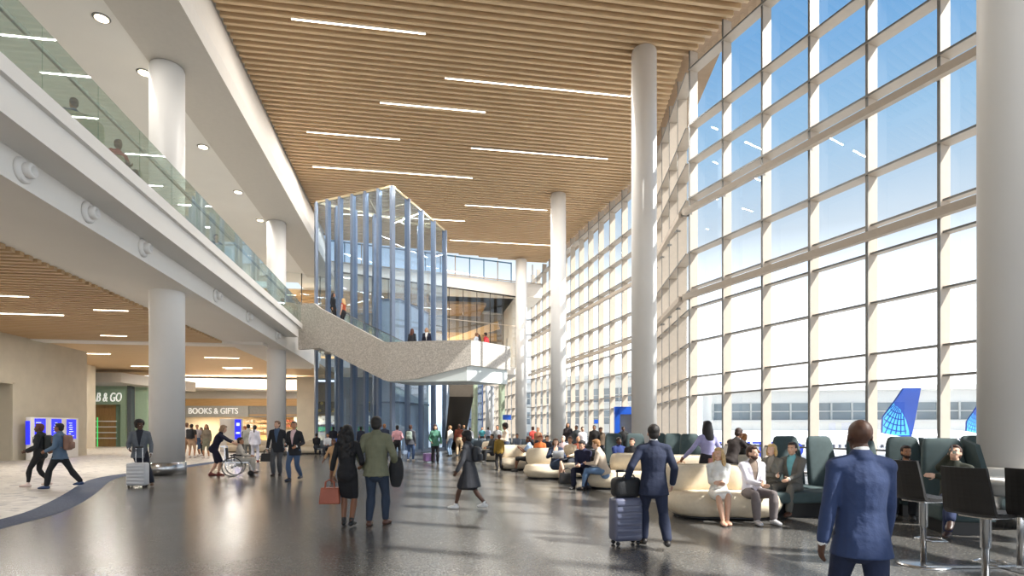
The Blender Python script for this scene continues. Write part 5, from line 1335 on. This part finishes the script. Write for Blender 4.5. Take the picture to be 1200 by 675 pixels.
# standing group near the book shop
for px, d, fc, H, tp, bt, hr, lb in ((219, 31.5, 10, 1.95, ('tee', (226,222,218)), ('shorts', (150,120,96)), ('short', (96,66,46)), 'tall man in a white t-shirt at the left of the group before the book shop'),
     (224.5, 31, 5, 1.88, ('tee', (60,56,54)), ('shorts', (176,146,120)), ('short', (36,28,26)), 'person wearing a big black backpack before the book shop'),
     (231, 33, 200, 1.86, ('tee', (168,160,160)), ('shorts', (60,80,110)), ('short', (120,96,80)), 'person in blue shorts facing the group before the book shop'),
     (242, 30.8, 190, 1.86, ('shirt', (120,108,92)), ('shorts', (112,110,92)), ('long', (86,62,48)), 'long-haired person in khaki shorts at the right of the group before the book shop'),
     (236, 34, 160, 1.7, ('tee', (40,40,44)), ('trousers', (30,30,34)), ('short', (40,32,30)), 'person in black glimpsed behind the group before the book shop')):
    r = person(lb, A(px, d), fc, H, 'stand', 'tan', 'long-haired' in lb, tp, bt, (200,190,184), hr, det=0)
    if 'big black' in lb: worn_pack(r, BK, 'big black backpack worn in the group before the book shop', (.32,.2,.5))
# middle distance, standing
r = person('man in a pink shirt and black trousers seen from behind by the tower foot', A(465.5, 28.4), 8, 1.80, 'stand', 'brown', top=('shirt', (224, 168, 176)), bot=('trousers', (30,30,34)), shoes=(170,120,110), hair=('short', (26,22,22)), det=1, hands=((-.25,.03,.88),(.18,.12,1.02)))
r = person('person in a dark jacket and blue jeans with a grey backpack by the tower foot', A(481, 28), -10, 1.82, 'stand', 'tan', top=('jacket', (58,60,68)), bot=('jeans', (62,84,120)), shoes=(180,170,160), hair=('short', (80,50,40)), det=1)
worn_pack(r, (128, 140, 132), 'grey-green backpack of the person in blue jeans by the tower foot')
r = person('woman in a green jacket and black trousers standing beside a purple suitcase', A(510, 26), 195, 1.82, 'stand', 'light', True, top=('jacket', (70, 118, 100)), bot=('trousers', (26,26,30)), shoes=(24,24,26), hair=('long', (60,40,34)), det=1, extra={'hat': (60, 52, 56)}, hands=((-.25,.05,.9),(.2,.18,.98)))
person('man in a white shirt and light jeans standing right of the woman in green', A(527.5, 33), 60, 1.80, 'stand', 'light', top=('shirt', (226,216,206)), bot=('jeans', (112,134,160)), hair=('short', (170,130,90)), det=1)
r = person('man in a rust-brown shirt and khaki trousers seen from behind', A(538, 33.5), 0, 1.88, 'stand', 'tan', top=('shirt', (134, 70, 54)), bot=('trousers', (186,160,128)), hair=('short', (70,46,36)), det=1)
person('man with blond hair beside the rust-brown shirt, half hidden', A(543.5, 36), 20, 1.85, 'stand', 'light', top=('jacket', (70,70,76)), bot=('trousers', (190,170,140)), hair=('short', (150,110,76)), det=0)
person('person in a dark jacket standing behind the olive jacket man, far off', A(450.5, 30), 0, 1.88, 'stand', 'light', top=('jacket', (38,46,66)), bot=('trousers', (30,36,52)), hair=('short', (140,96,62)), det=0)
person('girl in a tan dress walking just left of the long-haired woman', A(391, 16), 170, 1.36, 'walk', 'brown', True, top=('dress', (190, 152, 112)), bot=('dress', (190, 152, 112)), shoes=(90,70,60), hair=('short', (70,46,34)), det=1, extra={'len': 1.2})
for px, d, H, c, lb in ((390.5, 36, 1.75, (26,30,44), 'dark silhouetted person left of the tower corner'), (400.5, 36.5, 1.75, (28,32,48), 'dark silhouetted person right of the tower corner'), (499, 47, 1.8, (60,64,80), 'person far behind the purple suitcase'),
        (423, 34, 1.75, (40,44,60), 'person in dark blue between the couple walking away, far off')):
    person(lb, A(px, d), random.uniform(-40, 40), H, 'stand', 'brown', top=('jacket', c), bot=('trousers', (28,30,36)), hair=('short', (20,18,18)), det=0)
# mother and boy
r = person('boy in a mustard top standing in front of the woman with an afro', A(585, 22), 20, 1.40, 'stand', 'brown', top=('sweater', (140, 112, 42)), bot=('trousers', (34,32,34)), hair=('short', (96,48,36)), det=1)
r = person('woman with an afro in a cream blouse and jeans beside the boy', A(592.5, 23.3), 110, 1.83, 'stand', 'brown', True, top=('shirt', (218, 200, 182)), bot=('jeans', (46, 56, 78)), hair=('afro', (34,22,18)), det=1, hands=((-.05,.32,1.12),(.1,.3,1.12)), head=(0,.35))
person('man in a grey shirt standing behind the woman with an afro', A(583, 30), 160, 1.82, 'stand', 'tan', top=('shirt', (150,152,156)), bot=('trousers', (60,64,74)), hair=('short', (30,26,26)), det=0)
person('man in a black jacket sitting on the small sofa behind the boy', A(577, 27.6), 120, 1.8, 'sit', 'tan', top=('jacket', (52,54,56)), bot=('trousers', (32,34,38)), hair=('short', (40,30,26)), det=1)
r = person('man in shorts sitting on the sofa end looking at a phone', A(620, 21.3), 75, 1.78, 'sit', 'brown', top=('tee', (150,170,200)), bot=('shorts', (40,38,38)), shoes=(40,36,34), hair=('short', (60,36,28)), det=1, legs=((-.12,.46,.085),(.1,.55,.085)), hands=((-.06,.34,.86),(.06,.34,.86)))
r = person('woman in a navy blazer sitting cross-legged with a silver laptop', A(651, 17.6), 185, 1.76, 'sitcross', 'light', True, top=('suit', (44,54,78)), bot=('skirt', (60,74,98)), shoes=(40,34,34), hair=('bob', (92,66,50)), det=2, hands=((-.15,.34,.82),(.15,.34,.82)), head=(0,.15))
q = r['W'] @ Vector((0, .36, .72)); t = thing('laptop', 'silver laptop on the lap of the woman in a navy blazer', 'laptop', tuple(q), r['rz'])
MB().bevbox((0, 0, .0), (.34, .24, .018), .006, seg=1).build('base', M_STEEL, t); MB().bevbox((0, .15, .115), (.34, .012, .24), .005, seg=1, M=Matrix.Rotation(-.25, 3, 'X')).build('lid', mat('laptop_silver', (200,202,206), .35, metal=.6), t)
r = person('man in a navy hoodie sitting and leaning forward with folded hands', A(686, 15.5), 150, 1.80, 'sit', 'light', top=('hoodie', (32,34,62)), bot=('trousers', (26,30,52)), shoes=(24,24,28), hair=('short', (30,22,20)), det=2, lean=.35, legs=((-.16,.42,.085),(.14,.46,.085)), hands=((-.05,.42,.62),(.05,.42,.62)))
r = person('man in a cream sweater and light jeans sitting in profile', A(708, 15.0), 70, 1.82, 'sit', 'fair', top=('sweater', (206, 190, 172)), bot=('jeans', (104, 134, 172)), shoes=(60,60,66), hair=('short', (150,108,66)), det=2, lean=.28, legs=((-.14,.50,.085),(.14,.44,.085)), hands=((-.08,.42,.66),(.06,.46,.64)))
# people behind the sofas
for px, d, H, fc, tp, sk, hr, fe, lb in (
    (665.5, 31, 1.95, 170, ('jacket', (44,38,42)), 'tan', ('long', (40,28,26)), True, 'tall woman in a dark red-black coat standing right of the second tall column'),
    (675.5, 30, 1.80, 150, ('jacket', (60,66,70)), 'brown', ('short', (28,24,24)), False, 'man in a slate jacket standing, second right of the second tall column'),
    (682.5, 28, 1.72, 200, ('shirt', (222,214,216)), 'light', ('short', (30,26,28)), False, 'person in a white shirt standing above the navy hoodie man'),
    (696.5, 27, 1.80, 160, ('jacket', (34,32,32)), 'brown', ('short', (24,20,20)), False, 'man in black standing above the cream sweater man'),
    (704, 28.5, 1.68, 190, ('jacket', (90,74,58)), 'tan', ('curly', (50,36,30)), False, 'curly-haired person in brown standing near the blue portal'),
    (730.5, 27, 1.74, 170, ('jacket', (36,36,38)), 'dark', ('short', (22,20,20)), False, 'man in black standing in the blue portal doorway'),
    (624.5, 32, 1.75, 30, ('tee', (176,60,52)), 'tan', ('short', (70,40,30)), False, 'person in a red t-shirt left of the second tall column'),
    (630.5, 31, 1.70, 150, ('shirt', (164,120,92)), 'tan', ('short', (110,70,46)), False, 'person in a tan shirt left of the second tall column'),
    (565, 44, 1.75, 170, ('tee', (80,160,170)), 'tan', ('short', (60,40,34)), False, 'person in a teal t-shirt under the bridge end'),
    (551, 42, 1.70, 10, ('shirt', (214,214,220)), 'tan', ('short', (50,40,34)), False, 'person in a white shirt left of the first green post'),
    (572, 46, 1.75, 20, ('shirt', (150,158,176)), 'tan', ('short', (50,40,34)), False, 'person in a blue-grey shirt between the two green posts')):
    person(lb, A(px, d), fc, H, 'stand', sk, fe, tp, ('trousers', (44,46,54)), hair=hr, det=0)
for px, d, fc, tp, sk, hr, fe, lb in (
    (633, 22.2, 170, ('tee', (206,110,54)), 'tan', ('curly', (150,70,40)), False, 'seated person with orange hair left of the woman with a laptop'),
    (641, 23.3, 200, ('shirt', (44,44,54)), 'light', ('short', (36,28,28)), False, 'seated person in dark clothes just behind the laptop woman'),
    (660, 21.8, 160, ('shirt', (226,200,202)), 'fair', ('short', (196,180,170)), False, 'seated person in a pale pink shirt right of the laptop woman'),
    (668.5, 19.6, 150, ('shirt', (206,190,166)), 'tan', ('short', (90,62,46)), False, 'seated person in a beige shirt left of the navy hoodie man'),
    (677.5, 20.6, 170, ('tee', (176,96,72)), 'tan', ('bald', (60,40,34)), False, 'seated bald person in a terracotta t-shirt behind the navy hoodie man'),
    (725, 17.9, 200, ('hoodie', (40,58,116)), 'dark', ('short', (22,18,18)), False, 'man in a bright blue hoodie seated left of the tallest column'),
    (741, 17.0, 150, ('jacket', (34,34,38)), 'light', ('short', (60,34,30)), False, 'man in a black jacket seated against the foot of the tallest column'),
    (371, 34, 10, ('shirt', (26,26,30)), 'tan', ('short', (24,22,22)), False, 'person in black seated on the cream sofa by the tower foot'),
    (384, 32.6, 190, ('shirt', (196,200,206)), 'tan', ('short', (60,44,38)), False, 'person in a pale shirt seated in the bench row by the tower foot'),
    (397, 32.4, 170, ('shirt', (44,84,170)), 'tan', ('short', (50,36,30)), False, 'person in a bright blue shirt seated in the bench row by the tower foot'),
    (606, 31, 180, ('shirt', (90,98,112)), 'tan', ('short', (40,32,28)), False, 'person in a grey shirt seated at the foot of the slender far column')):
    person(lb, A(px, d), fc, 1.76, 'sit', sk, fe, tp, ('trousers', (50,54,64)), hair=hr, det=1 if d < 20 else 0, z=.02)
# woman with pink bag, leaning woman and child
r = person('woman in a lilac striped blouse seen from behind with a salmon pink bag', A(829, 12.0), 15, 1.80, 'stand', 'brown', True, top=('shirt', (158, 156, 196)), bot=('trousers', (36,34,40)), shoes=(40,36,36), hair=('long', (26,22,26)), det=2, hands=((-.40,.22,.98),(.24,.02,.9)), extra={'hairlen': .12})
wp = r['W'] @ Vector((.06, -.22, .66)); bag('tote_bag', Vector((wp.x, wp.y, 0)), wp.z, (.36, .12, .32), (196, 134, 122), 'salmon pink tote bag hanging behind the woman in a lilac blouse')
person('woman in a dark brown dress leaning over to the right, behind the blonde woman', A(856, 12.6), -55, 1.72, 'stand', 'brown', True, top=('dress', (52,44,42)), bot=('dress', (52,44,42)), hair=('short', (60,40,34)), det=1, lean=.45, hands=((-.12,.62,1.22),(.12,.60,1.20)), extra={'len': 1.1})
person('small boy in black seen from behind between the seated couple heads', A(872, 13.6), 0, 1.52, 'stand', 'brown', top=('tee', (30,30,32)), bot=('trousers', (26,26,28)), hair=('short', (150,100,60)), det=1, hands=((-.25,.1,1.0),(.34,.2,1.25)))
# near seated couple
r = person('blonde woman in a white knit dress sitting with crossed legs', A(842, 10.05), 165, 1.70, 'sit', 'light', True, top=('dress', (226, 226, 222)), bot=('dress', (226, 226, 222)), shoes=(214, 164, 140), hair=('long', (206, 172, 120)), det=3, z=.01, legs=((-.10, .52, .085), (-.02, .60, .085)), hands=((.00,.30,.70),(.03,.28,.68)), head=(-.55, 0), extra={'pumps': True, 'hairlen': .28})
r = person('bearded man in a white jacket sitting with clasped hands', A(881, 10.0), 185, 1.74, 'sit', 'light', top=('suit', (222, 218, 228)), bot=('trousers', (112,104,104)), shoes=(214,212,214), hair=('short', (66,40,30)), det=3, z=.01, legs=((-.15,.44,.085),(.15,.46,.085)), hands=((-.02,.34,.68),(.03,.34,.66)), head=(.5, 0), under=(132,116,104), extra={'beard': True})
r = person('blonde short-haired woman in a grey suit sitting on the teal bench', A(905, 10.9), 125, 1.70, 'sit', 'fair', True, top=('suit', (126,124,116)), bot=('trousers', (110,108,100)), shoes=(60,50,48), hair=('bob', (214, 180, 120)), det=2, z=.05, hands=((-.02,.30,.72),(.06,.26,.72)), under=(150,146,138))
r = person('man in a grey suit with a turquoise shirt sitting on the teal bench', A(929, 10.7), 130, 1.78, 'sit', 'light', top=('suit', (112,110,104)), bot=('trousers', (104,102,96)), shoes=(84,56,44), hair=('short', (46,34,30)), det=2, z=.03, hands=((-.12,.40,.66),(.12,.34,.70)), under=(120,186,196))
r = person('bearded man in a black suit sitting in a winged teal chair', A(1062, 10.4), 140, 1.72, 'sit', 'tan', top=('suit', (26,28,34)), bot=('trousers', (26,28,34)), hair=('short', (44,26,20)), det=2, z=.02, head=(.5, 0), extra={'beard': True})
r = person('man in a dark green sweater talking on a phone with crossed blue-trousered legs', A(1117, 8.7), 125, 1.80, 'sitcross', 'light', top=('sweater', (42,46,36)), bot=('trousers', (38,50,86)), shoes=(60,40,34), hair=('short', (70,42,32)), det=2, lean=-.12, z=.02, hands=((.10,.36,.86),(-.02,.13,1.17)), head=(.1,-.25), extra={'cu': (.3,.8)})
q = r['W'] @ (r['wR'] + Vector((-.01, .02, .07))); t = thing('phone', 'black phone held to the ear of the man in a dark green sweater', 'phone', tuple(q), r['rz']); MB().bevbox((0,0,0), (.012,.07,.14), .005, seg=1).build('case', M_BLACK, t)
# --- upper floor and bridge
UP = 7.7
for (x, y, fc, tp, sk, hr, lb, H) in ((-7.62, 14.2, 60, ('shirt', (70,100,140)), 'tan', ('short', (50,34,28)), 'person in a blue shirt in a cream armchair on the upper floor', 1.78), (-7.62, 16.1, 250, ('tee', (196,64,66)), 'dark', ('short', (30,22,22)), 'person in a red shirt seated on the upper floor', 1.80),
        (-7.62, 23.3, 230, ('suit', (34,38,50)), 'light', ('short', (60,40,32)), 'man in a dark suit seated on the upper floor', 1.78), (-7.62, 34.1, 240, ('shirt', (110,110,96)), 'brown', ('short', (60,30,26)), 'person seated at the far end of the upper balustrade', 1.78)):
    person(lb, Vector((x, y, 0)), fc, H, 'sit', sk, False, tp, ('trousers', (50,50,56)), hair=hr, det=1, z=UP)
pa = sta(2, .9, 0).lerp(sta(4, .9, 0), .06); pb = sta(2, .9, 0).lerp(sta(4, .9, 0), .22)
person('dark-haired man in black at the top of the speckled stair', Vector((pa.x, pa.y, 0)), -100, 1.86, 'stand', 'tan', top=('sweater', (26,28,32)), bot=('trousers', (30,30,34)), hair=('long', (40,28,24)), det=1, z=8.03, extra={'hairlen': .05})
person('blonde woman in a rust-red top going down the speckled stair', Vector((pb.x, pb.y, 0)), 75, 1.82, 'stand', 'light', True, top=('tank', (176,80,52)), bot=('trousers', (40,40,46)), hair=('long', (216,180,130)), det=1, z=7.66, extra={'hairlen': .05})
zl = 5.5
for px, off, fc, fe, tp, un, hr, lb in ((483, 1.0, -20, True, ('jacket', (46,48,56)), None, ('long', (92,52,40)), 'woman with long auburn hair standing on the bridge landing, her back turned'), (500, .8, 180, True, ('suit', (28,32,54)), (236,236,236), ('bob', (206,160,110)), 'blonde woman in a navy blazer facing the hall on the bridge landing')):
    d = 31.6 + off; p = A(px, d); person(lb, p, fc, 1.86, 'stand', 'light', fe, tp, ('trousers', (30,32,44)), hair=hr, det=1, z=zl, under=un, extra={'hairlen': .1})
for px, d, fc, tp, hr, lb in ((557, 33.6, -60, ('shirt', (214,222,236)), ('short', (130,90,64)), 'man in a white shirt leaning at the bridge end'), (562.5, 34.2, 90, ('shirt', (70,60,54)), ('long', (40,28,24)), 'dark-haired woman between the men at the bridge end'), (570.5, 33.5, 60, ('shirt', (168,36,44)), ('short', (46,28,24)), 'man in a red shirt at the bridge end')):
    p = A(px, d); person(lb, p, fc, 1.80, 'stand', 'tan', 'woman' in lb, tp, ('trousers', (40,42,50)), hair=hr, det=1, z=zl, lean=.12)

bpy.data.scenes.remove(TMP)
# ================================================================== LIGHT + CAMERA
w = bpy.data.worlds.new('World'); SC.world = w; w.use_nodes = True
nt = w.node_tree; nt.nodes.clear()
o = nt.nodes.new('ShaderNodeOutputWorld'); bg = nt.nodes.new('ShaderNodeBackground')
tc = nt.nodes.new('ShaderNodeTexCoord'); sx = nt.nodes.new('ShaderNodeSeparateXYZ'); r = nt.nodes.new('ShaderNodeValToRGB')
nt.links.new(tc.outputs['Generated'], sx.inputs[0]); nt.links.new(sx.outputs['Z'], r.inputs[0])
els = r.color_ramp.elements
els[0].position = 0.0; els[0].color = (.55, .56, .57, 1)
els[1].position = 1.0; els[1].color = (.05, .12, .22, 1)
for p, c in ((.02, (.95, .96, .97)), (.12, (.80, .82, .85)), (.20, (.50, .54, .58)), (.30, (.235, .275, .315)), (.42, (.13, .21, .295)), (.53, (.07, .155, .27)), (.7, (.045, .115, .23))):
    e = els.new(p); e.color = c + (1,)
nt.links.new(r.outputs[0], bg.inputs[0]); bg.inputs[1].default_value = 1.0 * SKY
nt.links.new(bg.outputs[0], o.inputs[0])
sun = bpy.data.lights.new('sun', 'SUN'); sun.energy = SUN; sun.angle = math.radians(.6); sun.color = (1, .94, .86)
so = bpy.data.objects.new('sun', sun); COL.objects.link(so)
sd = Vector((.611, -.367, .701)); so.rotation_euler = sd.to_track_quat('Z', 'Y').to_euler(); so.location = (40, -20, 50)
cam = bpy.data.cameras.new('camera'); cam.sensor_width = 36; cam.lens = 36 * F / 1200; cam.shift_y = (HY - 337.5) / 1200
cam.clip_end = 1000
co = bpy.data.objects.new('camera', cam); COL.objects.link(co); co.location = (0, 0, EYE); co.rotation_euler = (PI/2, 0, -YAW)
SC.camera = co
vs = SC.view_settings; vs.view_transform = 'Standard'; vs.look = 'None'; vs.gamma = 1; vs.use_curve_mapping = False; vs.exposure = EXPO
SC.render.film_transparent = False
SC.cycles.max_bounces = 10; SC.cycles.transparent_max_bounces = 24; SC.cycles.diffuse_bounces = 5; SC.cycles.glossy_bounces = 4
SC.cycles.caustics_reflective = False; SC.cycles.sample_clamp_indirect = 6
